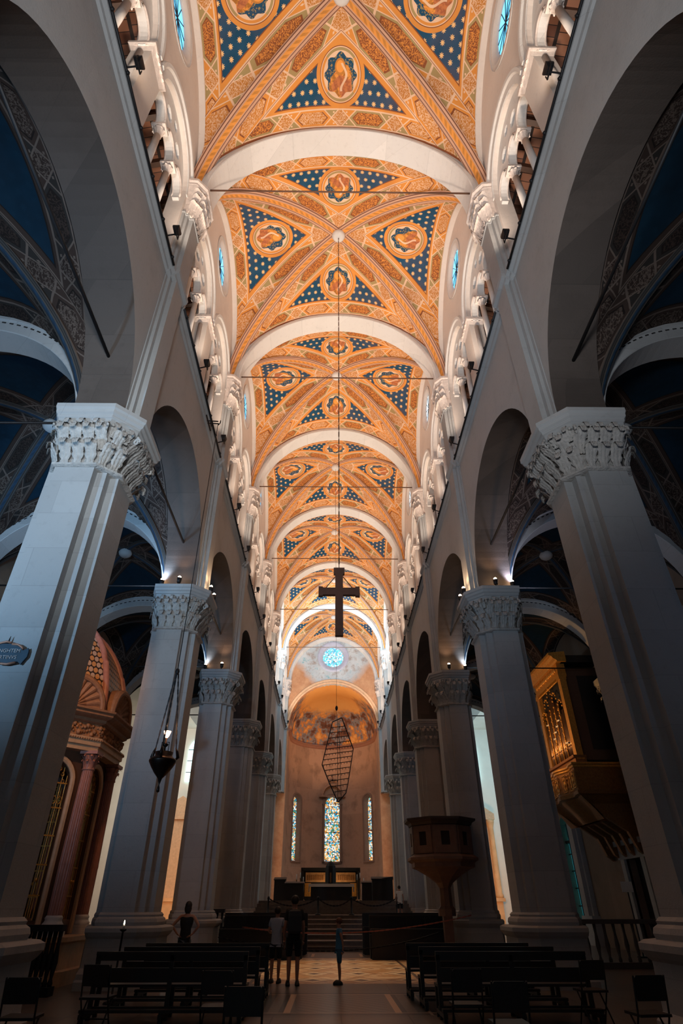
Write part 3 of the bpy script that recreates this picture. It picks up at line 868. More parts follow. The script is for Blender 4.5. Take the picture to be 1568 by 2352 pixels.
# arched window and door of the right aisle wall
f = MB(); f.plate([(y, z) for y, z in winR], [], yz(1), XO + .5, XO + .54)
wr = struct(f.build('window_23', plain('teal_dim_glass', (.05, .3, .35), .3, 0, .4, 3, emit=(.03, .25, .30), es=.8)))
b_ = MB()
for y in (35.5, 35.9, 36.3, 36.7, 37.1): b_.bar((XO+.4, y, .9), (XO+.4, y, 5.6), .05)
for z in (1.6, 2.4, 3.2, 4.0, 4.6): b_.bar((XO+.4, 35.1, z), (XO+.4, 37.5, z), .05 if z < 4.5 else .14)
b_.tube([(XO+.4, 36.3+.4*math.cos(2*PI*j/16), 5.1+.4*math.sin(2*PI*j/16)) for j in range(17)], .04, 6)
b_.build('grille', M['iron'], wr)
d = MB(); d.box(XO-.12, XO+.1, 27.55, 27.9, 0, 3.5); d.box(XO-.12, XO+.1, 29.5, 29.85, 0, 3.5); d.box(XO-.14, XO+.1, 27.4, 30.0, 3.3, 3.8); d.box(XO-.3, XO+.1, 27.2, 30.2, 3.8, 4.0)
do = struct(d.build('door_1', M['marble']))
d = MB(); d.box(XO+.4, XO+.48, 27.9, 29.5, 0, 3.3)
for z in (.3, 1.7): d.box(XO+.37, XO+.41, 28.05, 28.6, z, z+1.2); d.box(XO+.37, XO+.41, 28.8, 29.35, z, z+1.2)
d.build('door_leaf', M['dark_wood'], do)

# ------------------------------------------------------------------ piers
def octa(g, A=.80, w=.42):
    a = A + g; h = w + g*.48
    return [(a,-h),(a,h),(h,a),(-h,a),(-a,h),(-a,-h),(-h,-a),(h,-a)]
def cross(g=0, e=.78, h=.40, st=.60):
    e, h, st = e+g, h+g, st+g
    q = [(e,-h),(e,h),(st,h),(st,st),(h,st),(h,e)]
    pts = []
    for k in range(4):
        c_, s_ = math.cos(PI/2*k), math.sin(PI/2*k)
        for (x, y) in [(e, h), (st, h), (st, st), (h, st), (h, e)]:
            pts.append((x*c_ - y*s_, x*s_ + y*c_))
    return pts
def leaf(mb, ox, oy, ang, z0, w, h, out, curl, mi=0, nu=11, nv=12):
    c_, s_ = math.cos(ang), math.sin(ang); base = len(mb.v)
    for j in range(nv+1):
        v = j/nv
        if v < .68: o = .012 + out*(v/.68)**2.4*.7; z = h*v*1.2
        else:
            t = (v-.68)/.32*PI*1.15; o = .012 + out*.7 + curl*(1-math.cos(t))*.75 ; z = h*.816 + curl*math.sin(t)*1.2
        ww = w/2*(.62 + .45*math.sin(PI*min(1, v)**1.3)) * (1 if v < .8 else 1-.35*(v-.8)/.2)
        lob = abs(math.sin(v*PI*3.5 + .4))
        for i in range(nu):
            u = -1 + 2*i/(nu-1)
            oo = o + .07*(1-abs(u))*h - .075*h*abs(math.sin(u*PI*1.5 + v*2*(1 if u > 0 else -1)*.3)) + .07*h*u*u*lob
            x, y = u*ww*(1 - .34*u*u*(1-lob)), oo
            mb.v.append((ox + y*c_ - x*s_, oy + y*s_ + x*c_, z0 + z + .03*h*lob*abs(u)))
    for j in range(nv):
        for i in range(nu-1):
            k = base + j*nu + i
            mb.f.append((k, k+1, k+nu+1, k+nu)); mb.m.append(mi); mb.sm.append(True)
def along(poly, t):
    n = len(poly); L = [math.dist(poly[i], poly[(i+1) % n]) for i in range(n)]; T = sum(L); d = (t % 1)*T
    for i in range(n):
        if d <= L[i] or i == n-1:
            a, b = poly[i], poly[(i+1) % n]; k = d/L[i]
            return (a[0]+(b[0]-a[0])*k, a[1]+(b[1]-a[1])*k), math.atan2(-(b[0]-a[0]), (b[1]-a[1]))
        d -= L[i]
def capital_mesh(A, w, H, nl, leafw, depth):
    mb = MB()
    bell = lambda g: octa(g, A-.07, w-.03)
    mb.poly_loft(bell, [(-.03, 0), (-.05, .3*H), (-.03, .6*H), (.05*depth, .85*H), (.18*depth, H)])
    mb.poly_loft(lambda g: octa(g, A, w), [(-.02, -.06*H), (.035, -.04*H), (.045, 0), (.01, .03*H), (-.04, .04*H)])
    for tier, (z, h, out, off, g, n, lw) in enumerate(((.02*H, .46*H, .25*depth, 0, -.06, nl, leafw*.86), (.40*H, .48*H, .30*depth, .5, -.05, nl, leafw*.86), (.74*H, .22*H, .14*depth, 0, .06*depth, nl, leafw*.6))):
        poly = octa(g, A, w)
        for k in range(n):
            (x, y), a = along(poly, (k + off)/n + .5/n)
            leaf(mb, x, y, a, z, lw, h, out, .10*H)
    # corner volutes
    P8 = octa(.16*depth, A, w)
    for (x, y) in P8:
        a = math.atan2(y, x)
        pth = []
        for k in range(16):
            t = k/15*2.6*PI; r = .10*H*(1 - k/22)
            pth.append((x + math.cos(a)*(r*math.cos(t-.5)+.02), y + math.sin(a)*(r*math.cos(t-.5)+.02), .86*H + r*math.sin(t-.5)))
        mb.tube(pth, .028*H, 6)
    # egg band under the abacus
    poly = octa(.20*depth, A, w)
    for k in range(nl*3):
        (x, y), a = along(poly, k/(nl*3)); mb.ball((x, y, .965*H), .04*H, 6)
    return mb
def sq(mb, k=.35):
    mb.v = [(-.6 + (x + .6)*k if x < -.6 else x, y, z) for x, y, z in mb.v]; return mb
def pier(loc, label, group):
    t = thing('pier', label, 'pier', loc, 0, group)
    mb = MB()
    mb.poly_loft(lambda g: octa(g, .95, .55), [(.22, 0), (.22, .16), (.16, .20), (.16, .30), (.06, .40), (.04, .95), (.10, 1.0), (.16, 1.08), (.16, 1.16), (.08, 1.20)])
    sq(mb).build('pedestal', M['marble'], t)
    mb = MB()
    mb.poly_loft(lambda g: octa(g, .80, .42), [(.10, 1.20), (.12, 1.27), (.10, 1.34), (.04, 1.38), (.05, 1.42), (.0, 1.47)])
    sq(mb).build('base_moulding', M['marble'], t)
    mb = MB(); mb.loft([[(x, y, z) for x, y in cross()] for z in (1.45, 9.0)]); sq(mb, 0.0).build('shaft', M['marble'], t)
    mb = capital_mesh(.82, .43, 1.0, 20, .30, 1.0)
    o = sq(mb).build('capital', M['carved'], t); o.location = (0, 0, 9.0)
    mb = MB()
    mb.poly_loft(lambda g: octa(g, 1.0, .56), [(-.05, 9.98), (.0, 10.02), (.0, 10.09), (.04, 10.11), (.05, 10.17), (.10, 10.20), (.11, 10.27), (.15, 10.30), (.15, 10.40), (.06, 10.42)])
    sq(mb).build('abacus', M['marble'], t)
    return t
first = None
for i in range(1, NP):
    for s in (-1, 1):
        lab = 'grey marble pier with leafy capital, ' + (ordn[i] + ' in the ' if i > 1 else 'nearest and tallest looking in the ') + side[s] + ' row'
        if first is None: first = pier((s*PX, PY(i), 0), lab, 'nave piers')
        else: copy_tree(first, (s*PX, PY(i), 0), rz=0 if s < 0 else PI, label=lab, group='nave piers')
# wall pilasters rising from the capitals to the vault
def wall_pil(loc, label):
    t = thing('wall_pilaster', label, 'pilaster', loc, 0, 'pilasters rising to the vault')
    mb = MB()
    for z0, z1 in ((10.42, ZR-.25), (ZR+.05, 19.3)):
        for dx, hw in ((.025, .615), (.11, .50), (.24, .36)):
            mb.box(-.3, dx, -hw, hw, z0, z1)
    mb.build('shaft', M['plaster'], t)
    for z0 in (19.28, 10.42, ZR+.05):
        mb = MB(); mb.loft([[(-.3,-.64,z),(.045,-.64,z),(.045,-.53,z),(.13,-.53,z),(.13,-.39,z),(.27,-.39,z),(.27,.39,z),(.13,.39,z),(.13,.53,z),(.045,.53,z),(.045,.64,z),(-.3,.64,z)] for z in (z0, z0+.07)])
        mb.build('ring_moulding', M['plaster'], t)
    mb = MB()
    # bell of the capital, half octagon against the wall
    def half(g): return [(-.3, -.62-g), (.12+g*.6, -.60-g*.9), (.30+g, -.36-g*.6), (.30+g, .36+g*.6), (.12+g*.6, .60+g*.9), (-.3, .62+g)]
    mb.loft([[(x, y, z) for x, y in half(g)] for g, z in ((-.05, 19.35), (-.05, 19.9), (.03, 20.4), (.14, 20.72))])
    for z, h, out, n, off in ((19.36, .62, .14, 7, 0), (19.72, .66, .18, 6, .5), (20.12, .55, .2, 7, 0)):
        hp = half(-.04)[1:5]
        L = [math.dist(hp[k], hp[k+1]) for k in range(3)]; T = sum(L)
        for k in range(n):
            d = T*(k+.5)/n; kk = 0
            while kk < 2 and d > L[kk]: d -= L[kk]; kk += 1
            a, b = hp[kk], hp[kk+1]; q = d/L[kk]
            leaf(mb, a[0]+(b[0]-a[0])*q, a[1]+(b[1]-a[1])*q, math.atan2(-(b[0]-a[0]), b[1]-a[1]), z, .30, h, out, .07, nu=7, nv=8)
    mb.build('capital', M['carved_w'], t)
    mb = MB(); mb.loft([[(x, y, z) for x, y in half(g)] for g, z in ((.12, 20.72), (.16, 20.78), (.16, 20.86), (.22, 20.9), (.22, 21.02), (.14, 21.1))])
    mb.box(-.45, .06, -.44, .44, 21.08, 23.2)
    mb.build('abacus', M['carved_w'], t)
    return t
wp = None
for i in range(1, NP+1):
    for s in (-1, 1):
        lab = 'pale stepped pilaster with carved capital on the ' + side[s] + ' nave wall, ' + ordn[i] + ' one back'
        if i > 0:
            if wp is None: wp = wall_pil((-4.86, PY(i), 0), lab)
            else: copy_tree(wp, (s*4.86, PY(i), 0), rz=0 if s < 0 else PI, label=lab)
# wall responds of the aisles
rs = None
for i in range(2, 6):
    for s in (-1, 1):
        lab = 'grey marble half pier against the ' + side[s] + ' aisle wall, ' + ordn[i] + ' one back'
        if rs is None:
            t = rs = thing('wall_respond', lab, 'pilaster', (s*XO, PY(i), 0), 0, 'half piers of the aisle walls')
            mb = MB(); mb.box(-.35, .35, -.62, .62, 0, 1.2); mb.box(-.42, .42, -.7, .7, 1.05, 1.2); mb.build('pedestal', M['marble'], t)
            mb = MB(); mb.box(-.22, .22, -.5, .5, 1.2, 9.1); mb.box(-.4, .4, -.3, .3, 1.2, 9.1); mb.build('shaft', M['marble'], t)
            mb = capital_mesh(.46, .24, .95, 14, .26, .8); o = mb.build('capital', M['carved'], t); o.location = (0, 0, 9.1)
            mb = MB(); mb.poly_loft(lambda g: octa(g, .62, .4), [(0, 10.03), (.04, 10.1), (.1, 10.2), (.1, 10.4)]); mb.build('abacus', M['marble'], t)
        else: copy_tree(rs, (s*XO, PY(i), 0), label=lab)

# ------------------------------------------------------------------ gallery colonnettes and tracery
def colonnette(label, grp):
    t = thing('colonnette', label, 'colonnette', (0, 0, 0), 0, grp)
    mb = MB(); mb.box(-.14, .14, -.14, .14, 0, .12); mb.lathe([(.14, .12), (.15, .17), (.11, .24), (.09, .28)], 14); mb.build('base', M['marble_w'], t)
    mb = MB(); mb.lathe([(.11, .26), (.105, 2.0), (.095, 3.05)], 14); mb.build('shaft', M['marble_w'], t)
    mb = MB(); mb.lathe([(.085, 3.02), (.1, 3.05), (.085, 3.09), (.09, 3.2), (.13, 3.38), (.15, 3.42)], 12)
    for k in range(8):
        leaf(mb, .07*math.cos(k*PI/4), .07*math.sin(k*PI/4), k*PI/4, 3.08, .10, .27, .08, .03, nu=5, nv=6)
    mb.box(-.2, .2, -.17, .17, 3.42, 3.52); mb.build('capital', M['carved_w'], t)
    return t
def gpier(label, hw):
    t = thing('gallery_pier', label, 'pier', (0, 0, 0), 0, 'stout piers of the gallery')
    mb = MB(); mb.box(-.26, .26, -hw, hw, 0, .2); mb.box(-.22, .22, -hw+.04, hw-.04, .2, 3.2)
    mb.lathe([(.09, .2), (.085, 3.2)], 10, (0, hw+.02, 0)); mb.lathe([(.09, .2), (.085, 3.2)], 10, (0, -hw-.02, 0)); mb.build('shaft', M['marble_w'], t)
    mb = MB(); mb.loft([[(x*sx, y*sx*1.0, z) for x, y in ((-1,-1.5),(1,-1.5),(1,1.5),(-1,1.5))] for sx, z in ((.24, 3.18), (.26, 3.2), (.25, 3.26), (.32, 3.5), (.36, 3.56), (.36, 3.68))])
    for sg in (-1, 1):
        for k in range(4):
            leaf(mb, sg*.23, -.27+.18*k, 0 if sg > 0 else PI, 3.2, .17, .36, .10, .045, nu=5, nv=6)
        for k in range(3): leaf(mb, -.14+.14*k, sg*.36, PI/2*sg, 3.2, .15, .36, .1, .045, nu=5, nv=6)
    mb.build('capital', M['carved_w'], t)
    return t
def tracery(label):
    t = thing('tracery', label, 'tracery', (0, 0, 0), 0, 'pierced arches of the gallery')
    mb = MB(); z0 = 3.5; lw = GR*2/3; r = lw/2 - .10
    lower = []
    for k in range(3):
        c = GR - lw*(k+.5)
        lower += [(c + r + .0, z0)] + [(c + r*math.cos(R(a)), z0 + .12 + r*(1.25)*math.sin(R(a))) for a in range(0, 181, 15)] + [(c - r, z0)]
    zc = ZG - ZR + 0.0
    outer = [(-GR-.02, z0)] + arc(0, zc, GR+.02, 180, 0, 24) + [(GR+.02, z0)] + lower
    holes = [circ(-.5, zc + .62, .24, 10), circ(.5, zc + .62, .24, 10), circ(0, zc + 1.06, .17, 8)]
    mb.plate(outer, holes, lambda p, q, tt: (tt, p, q), -.1, .1)
    mb.build('pierced_panel', M['marble_w'], t)
    mb = MB()
    for k in range(3):
        c = GR - lw*(k+.5)
        mb.tube([(-.12, c + (r+.02)*math.cos(R(a)), z0 + .12 + (r+.02)*1.25*math.sin(R(a))) for a in range(0, 181, 15)], .035, 6)
        mb.tube([(.12, c + (r+.02)*math.cos(R(a)), z0 + .12 + (r+.02)*1.25*math.sin(R(a))) for a in range(0, 181, 15)], .035, 6)
    mb.build('arch_moulding', M['carved_w'], t)
    return t
def hood(label):
    mb = MB(); rings = []
    for k in range(25):
        a_ = PI*k/24; c_, s_ = math.cos(a_), math.sin(a_)
        rings.append([(x, c_*rr, 3.9 + s_*rr) for rr, x in ((GR, 0), (GR, .04), (GR+.22, .05), (GR+.26, .11), (GR+.36, .12), (GR+.4, 0))])
    mb.loft(rings)
    o = mb.build('arch_hood', M['marble_w']); tag(o, label, 'moulding', 'round mouldings over the gallery openings'); return o
cp = gp_ = tr_ = hd = None
for i in range(0, NP):
    for s in (-1, 1):
        ym = (PY(i)+PY(i+1))/2; bayn = 'bay ' + ['above the viewer', 'beyond the nearest pier', 'beyond the second pier', 'beyond the third pier', 'beyond the fourth pier', 'beyond the fifth pier', 'beside the chancel'][i]
        xg = s*5.18; rz = PI if s < 0 else 0      # +x local faces the aisle
        gl = 'white stout gallery pier between two openings on the ' + side[s] + ', ' + bayn
        if gp_ is None: gp_ = gpier(gl, .42); gp_.location = (xg, ym, ZR)
        else: copy_tree(gp_, (xg, ym, ZR), label=gl)
        for k, kn in ((-1, 'near'), (1, 'far')):
            c = ym + k*OPC
            tl = 'pierced stone arches filling the %s %s gallery opening, %s' % (kn, side[s], bayn)
            if tr_ is None: tr_ = tracery(tl); tr_.location = (xg, c, ZR)
            else: copy_tree(tr_, (xg, c, ZR), label=tl)
            hl = 'round moulding over the %s %s gallery opening, %s' % (kn, side[s], bayn)
            if hd is None: hd = hood(hl); hd.location = (s*4.94, c, ZR); hd.rotation_euler = (0, 0, 0 if s < 0 else PI)
            else: copy_tree(hd, (s*4.94, c, ZR), rz=0 if s < 0 else PI, label=hl)
            for q, qn in ((-1, 'nearer'), (1, 'farther')):
                cl = '%s slim white colonnette of the %s %s gallery opening, %s' % (qn, kn, side[s], bayn)
                yy_ = c + q*GR/3
                if cp is None: cp = colonnette(cl, 'gallery colonnettes'); cp.location = (xg, yy_, ZR)
                else: copy_tree(cp, (xg, yy_, ZR), label=cl)
# ------------------------------------------------------------------ lamps of the nave
M['bulb'] = plain('lit_bulb', (1, .8, .6), .3, emit=(1.0, .66, .38), es=60)
M['lens'] = plain('flood_lens', (1, .9, .8), .3, emit=(1.0, .72, .5), es=2)
def flood(label, side_):
    # local +x looks into the nave
    t = thing('floodlight', label, 'floodlight', (0, 0, 0), 0, 'black floodlights along the gallery rails')
    mb = MB(); mb.bar((-.28, 0, -.08), (0, 0, .02), .03); mb.bar((0, -.14, .0), (0, .14, .0), .03)
    mb.bar((0, -.14, 0), (0, -.14, .18), .02); mb.bar((0, .14, 0), (0, .14, .18), .02); mb.build('bracket', M['iron'], t)
    mb = MB(); mb.loft([[(x*sc - .02, y*sc, z) for x, y in ((-.09, -.12), (.09, -.12), (.09, .12), (-.09, .12))] for sc, z in ((.6, .06), (.85, .12), (1, .18), (1, .25))]); mb.build('housing', M['iron'], t)
    mb = MB(); mb.box(-.09, .05, -.10, .10, .252, .258); mb.build('lens', M['lens'], t)
    d = bpy.data.lights.new('flood_beam', 'SPOT'); d.energy = FLOOD_W; d.color = (1.0, .79, .62); d.spot_size = R(125); d.spot_blend = .9; d.shadow_soft_size = .12
    l = bpy.data.objects.new('flood_beam', d); COL.objects.link(l); l.location = (.02, 0, .33)
    l.rotation_euler = Vector((.42, 0, 1)).to_track_quat('-Z', 'Y').to_euler()
    setpar(l, t)
    return t
FLOOD_W = 640
fl0 = None; k = 0
for i in range(0, NP):
    for j, yo in enumerate((-1.1, 2.6)):
        y = (PY(i)+PY(i+1))/2 + yo
        for s in (-1, 1):
            lab = 'black floodlight on %s %s gallery rail, bay %s' % (('near part of', 'far part of')[j], side[s], ['overhead', 'beyond nearest pier', 'beyond second pier', 'beyond third pier', 'beyond fourth pier', 'beyond fifth pier', 'beside the chancel'][i])
            if fl0 is None: fl0 = flood(lab, s); fl0.location = (s*4.42, y, ZR + .08); fl0.rotation_euler = (0, 0, 0 if s < 0 else PI)
            else: copy_tree(fl0, (s*4.42, y, ZR + .08), rz=0 if s < 0 else PI, label=lab)
# spotlights standing on the pier capitals
def spotlamp(label, loc, rz, watts, col=(1, .62, .34), tgt=(0, .3, 1), deg=100):
    t = thing('spotlight', label, 'spotlight', loc, rz, 'lit spotlights on the pier capitals')
    mb = MB(); mb.lathe([(.07, 0), (.07, .03), (.02, .04), (.02, .12)], 10); mb.build('stand', M['iron'], t)
    mb = MB(); mb.lathe([(.05, .10), (.075, .14), (.085, .28)], 12); mb.build('housing', M['iron'], t)
    mb = MB(); mb.ball((0, 0, .31), .055, 10); mb.build('bulb', M['bulb'], t)
    d = bpy.data.lights.new('spotlight_beam', 'SPOT'); d.energy = watts; d.color = col; d.spot_size = R(deg); d.spot_blend = .6; d.shadow_soft_size = .08
    l = bpy.data.objects.new('spotlight_beam', d); COL.objects.link(l); l.location = (0, 0, .38); setpar(l, t)
    l.rotation_euler = Vector(tgt).to_track_quat('-Z', 'Y').to_euler()
    return t
for s in (-1, 1):
    y2, y3 = PY(2), PY(3)
    S_ = side[s]
    spotlamp('bright spotlight on the nave corner of the second %s capital, farther one of the pair' % S_, (s*4.40, y2 + .30, 10.42), 0, 60)
    spotlamp('bright spotlight on the nave corner of the second %s capital, nearer one of the pair' % S_, (s*4.40, y2 - .30, 10.42), 0, 60)
    spotlamp('bright spotlight on the aisle corner of the second %s capital' % S_, (s*5.98, y2 - .80, 10.42), 0, 130, (.5, .72, 1) if s < 0 else (.7, .75, 1), (s*.5, .5, 1), 140)
    spotlamp('small spotlight on the front of the second %s capital' % S_, (s*5.35, y2 - .98, 10.42), 0, 40, (1, .6, .35), (0, -.2, 1))
    spotlamp('bright spotlight on the front of the third %s capital' % S_, (s*5.2, y3 - .98, 10.42), 0, 60, (1, .6, .35), (0, -.2, 1))
    spotlamp('bright spotlight on the aisle corner of the third %s capital' % S_, (s*5.98, y3 - .80, 10.42), 0, 80, (.6, .8, 1), (s*.5, .5, 1), 140)
# tie rods
def rod(a, b, label, r=.035, knobs=(), cat='tie rod', grp='iron tie rods', mat='iron'):
    a, b = Vector(a), Vector(b); t = thing('tie_rod', label, cat, a, 0, grp)
    mb = MB(); mb.tube([(0, 0, 0), b - a], r, 8); mb.build('bar', M[mat], t)
    for e in knobs:
        p = (b - a)*e; d = (b-a).normalized()
        mb = MB(); mb.tube([p - d*.16, p - d*.1, p, p + d*.1, p + d*.16], [.05, .10, .12, .10, .05], 8); mb.build('anchor', M[mat], t)
for i in range(1, NP):
    rod((-4.45, PY(i) - .2, 21.5), (4.45, PY(i) - .2, 21.5), 'thin iron tie rod across the nave vault, ' + ordn[i] + ' one back', .03, mat='rust')
for s in (-1, 1):
    for i in range(0, 4):
        rod((s*PX, PY(i) + .7, 12.15), (s*PX, PY(i+1) - .62, 12.15), 'black iron rod along the %s arcade arch %s' % (side[s], ['above the viewer', 'beyond the nearest pier', 'beyond the second pier', 'beyond the third pier'][i]), .04, (.985,))
    for i in range(1, 5):
        rod((s*(WB+.1), PY(i), 10.9), (s*(XO-.1), PY(i), 10.9), 'iron rod across the %s aisle, %s one back' % (side[s], ordn[i]), .03)

# ------------------------------------------------------------------ hanging things
t = thing('hanging_cross', 'dark wooden cross with widened ends hanging in the middle of the nave', 'cross', (0, PY(1) + BAY/2, 7.35))
mb = MB(); w = .105
mb.plate([(-w, 0), (w, 0), (w, 1.17), (.44, 1.17), (.44, 1.14), (.56, 1.13), (.56, 1.42), (.44, 1.41), (.44, 1.38), (w, 1.38), (w, 1.80), (.15, 1.82), (.15, 2.0), (-.15, 2.0), (-.15, 1.82), (-w, 1.80), (-w, 1.38), (-.44, 1.38), (-.44, 1.41), (-.56, 1.42), (-.56, 1.13), (-.44, 1.14), (-.44, 1.17), (-w, 1.17)], [], lambda p, q, tt: (p, tt, q), -.06, .06)
mb.build('wooden_body', plain('cross_wood', (.14, .055, .032), .6, 0, .2, 10), t)
for sg in (-1, 1):
    mb = MB(); mb.tube([(sg*.36, 0, 1.4), (sg*.11, 0, 1.74)], .012, 6); mb.build('stay_chain', M['rust'], t)
def chain(mb, a, b, link_=.09, r=.009):
    a, b = Vector(a), Vector(b); n = max(2, int((b-a).length/link_)); d = (b-a)/n
    x = d.cross(Vector((0, 1, .1))).normalized()
    for k in range(n):
        c = a + d*(k+.5); ax = x if k % 2 else x.cross(d).normalized()
        mb.obox(c, d*.62, ax*r*1.8, ax.cross(d).normalized()*r)
t2 = MB(); chain(t2, (0, 0, 2.0), (0, 0, 26.36 - 7.35), .16, .010); t2.build('chain', M['rust'], t)
# lozenge shaped votive rack
t = thing('hanging_rack', 'black iron lozenge rack with rungs for candles hanging on a wire before the choir', 'rack', (.15, 30.4, 7.65))
F = [(-.12, 2.05), (.18, 2.0), (.80, .62), (.42, -1.35), (.30, -1.95), (-.10, -2.0), (-.72, -.30), (-.42, 1.35)]
F = [(.22, 2.02), (.82, .52), (.52, -1.12), (.42, -1.52), (.02, -1.95), (-.42, -1.12), (-.80, -.30), (-.28, 1.78)]
def tl(p, q, d=0): return (p*.97 , d + p*.25, q)
mb = MB()
for k in range(8): mb.bar(tl(*F[k]), tl(*F[(k+1) % 8]), .045)
mb.build('frame', M['iron'], t)
def xr(z, sgn):
    best = None
    for k in range(8):
        (x0, z0), (x1, z1) = F[k], F[(k+1) % 8]
        if (z0 - z)*(z1 - z) <= 0 and abs(z1 - z0) > 1e-6:
            x = x0 + (x1-x0)*(z-z0)/(z1-z0)
            if best is None or x*sgn > best*sgn: best = x
    return best
for k in range(13):
    zc = 1.55 - k*.25
    xl = xr(zc - .12, -1); xh = xr(zc + .12, 1)
    if xl is None or xh is None: continue
    mb = MB(); mb.bar(tl(xl, zc - .14*(xh-xl)/1.6), tl(xh, zc + .14*(xh-xl)/1.6), .03)
    nn = int((xh-xl)/.15)
    for q in range(nn):
        f = (q+.5)/nn; x = xl + (xh-xl)*f; z = zc + (f-.5)*.28*(xh-xl)/1.6
        mb.bar(tl(x, z), tl(x, z - .09, -.05), .022)
    mb.build('rung', M['iron'], t)
for x in (-.02, .16):
    mb = MB(); mb.bar(tl(x*.4, 1.86), tl(x + .02, -1.85), .025); mb.build('upright', M['iron'], t)
mb = MB(); mb.tube([(-.02, 0, 1.85), (-.06, 0, 2.3), (-.15, 0, 18.75)], .008, 5); mb.ball((-.06, 0, 2.5), .07, 8, sc=(1, 1, 2)); mb.build('wire', M['iron'], t)
# sanctuary lamp on its wall bracket
t = thing('hanging_lamp', 'dark bronze sanctuary lamp with one lit flame hanging from chains by the left row', 'lamp', (-4.33, 15.0, 4.15))
M['bronze'] = plain('dark_bronze', (.05, .035, .03), .35, .8, .2, 10)
mb = MB(); mb.lathe([(.015, -.32), (.04, -.30), (.03, -.22), (.012, -.16), (.05, -.02), (.16, .10), (.26, .24), (.33, .36), (.33, .40), (.30, .43), (.24, .46), (.20, .50), (.22, .58)], 24, cap=True); mb.build('bowl', M['bronze'], t)
for k in range(3):
    a = 2*PI*k/3 + .6; c_, s_ = math.cos(a), math.sin(a)
    mb = MB(); mb.tube([(c_*.3, s_*.3, .42), (c_*.37, s_*.37, .50), (c_*.33, s_*.33, .62), (c_*.28, s_*.28, .72)], [.03, .045, .035, .015], 8); mb.build('handle', M['bronze'], t)
    mb = MB(); chain(mb, (c_*.29, s_*.29, .72), (c_*.04, s_*.04, 2.55), .1, .010); mb.build('chain', M['iron'], t)
mb = MB(); mb.lathe([(.03, .5), (.02, .7), (.07, .74), (.07, .78), (.02, .80), (.02, .92)], 10); mb.tube([(-.09, 0, .6), (-.09, 0, .82), (.09, 0, .82), (.09, 0, .6)], .012, 6); mb.build('burner', M['bronze'], t)
mb = MB(); mb.lathe([(.02, .92), (.055, .97), (.085, 1.06), (.09, 1.08)], 14); mb.build('flame_glass', plain('flame_glass', (1, .6, .4), .3, emit=(1.0, .45, .22), es=14), t)
d = bpy.data.lights.new('flame_light', 'POINT'); d.energy = 12; d.color = (1, .5, .22); d.shadow_soft_size = .06
l = bpy.data.objects.new('flame_light', d); COL.objects.link(l); l.location = (0, 0, 1.2); setpar(l, t)
mb = MB(); mb.ball((0, 0, 2.62), .06, 8, sc=(1, 1, 1.6)); mb.tube([(0, 0, 2.6), (0, 0, 11.75)], .012, 6); mb.build('rope', M['iron'], t)
t = thing('lamp_bracket', 'black iron double arm bracket holding the lamp rope on the left gallery rail', 'bracket', (-4.68, 15.0, 15.9))
mb = MB()
for q in (-.06, .06): mb.bar((-.05, q, .05), (.36, q, .02), .03); mb.bar((.10, q, -.0), (.10, q, -.12), .03)
mb.bar((-.0, -.4, .0), (.0, .4, .0), .04); mb.tube([(.36, 0, -.1), (.42, 0, .0), (.42, 0, .12)], .02, 6); mb.build('arm', M['iron'], t)
# cartouche on the nearest left pier
def text(body, size, loc, mat, parent, name='lettering', ext=.004, rot=(R(90), 0, 0)):
    cu = bpy.data.curves.new(name, 'FONT'); cu.body = body; cu.size = size; cu.extrude = ext; cu.align_x = 'RIGHT'
    o = bpy.data.objects.new(name, cu); COL.objects.link(o); o.data.materials.append(mat)
    dg = bpy.context.evaluated_depsgraph_get(); me = bpy.data.meshes.new_from_object(o.evaluated_get(dg))
    bpy.data.objects.remove(o); m_ = bpy.data.objects.new(name, me); COL.objects.link(m_); m_.location = loc; m_.rotation_euler = rot
    if parent is not None: setpar(m_, parent)
    return m_
t = thing('name_plaque', 'small blue scroll-edged plaque with pale letters on the nearest left pier', 'plaque', (-5.55, PY(1) - .80, 4.98))
mb = MB(); pl = [(-.36, -.10), (-.30, -.16), (-.1, -.17), (.15, -.17), (.27, -.13), (.33, -.18), (.36, -.12), (.40, -.05), (.40, .04), (.38, .10), (.31, .06), (.24, .11), (.1, .17), (-.1, .17), (-.28, .14), (-.36, .08)]
mb.plate(pl, [], xz, -.03, 0); mb.build('board', plain('blue_enamel', (.03, .07, .11), .4, 0, .3, 9), t)
gm = plain('gilt_scroll', (.62, .30, .20), .5, .2)
for pts in ([(.10, .16), (.2, .15), (.27, .11), (.31, .07)], [(-.2, .15), (-.08, .18), (0, .2), (.08, .18)], [(.25, -.15), (.12, -.18), (-.0, -.17), (-.04, -.14)], [(-.3, -.15), (-.2, -.18), (-.1, -.19), (-.08, -.15)]):
    mb = MB(); mb.tube([(x, -.04, z) for x, z in pts], .018, 6); mb.build('scroll', gm, t)
mb = MB(); mb.tube([(.02, -.03, .17), (.03, -.03, .30)], [.02, .004], 6); mb.build('finial', M['iron'], t)
lm = plain('pale_letter', (.60, .52, .50), .6)
text('NGHTEM', .085, (.27, -.035, .02), lm, t); text('ARTINVS', .085, (.24, -.035, -.09), lm, t)
# framed board on the nearest right pier and small fittings
t = thing('notice_board', 'grey framed board hung on the nearest right pier at the edge of the photo', 'board', (5.62, PY(1) - .80, 2.55))
mb = MB(); mb.box(-.25, .35, -.03, 0, 0, .9); mb.build('panel', plain('grey_board', (.10, .11, .11), .5), t)
mb = MB(); mb.box(-.28, -.25, -.05, 0, -.03, .93); mb.box(-.28, .38, -.05, 0, .9, .93); mb.box(.35, .38, -.05, 0, -.03, .93); mb.box(-.28, .38, -.05, 0, -.03, 0); mb.build('frame', plain('white_frame', (.6, .6, .6), .5), t)
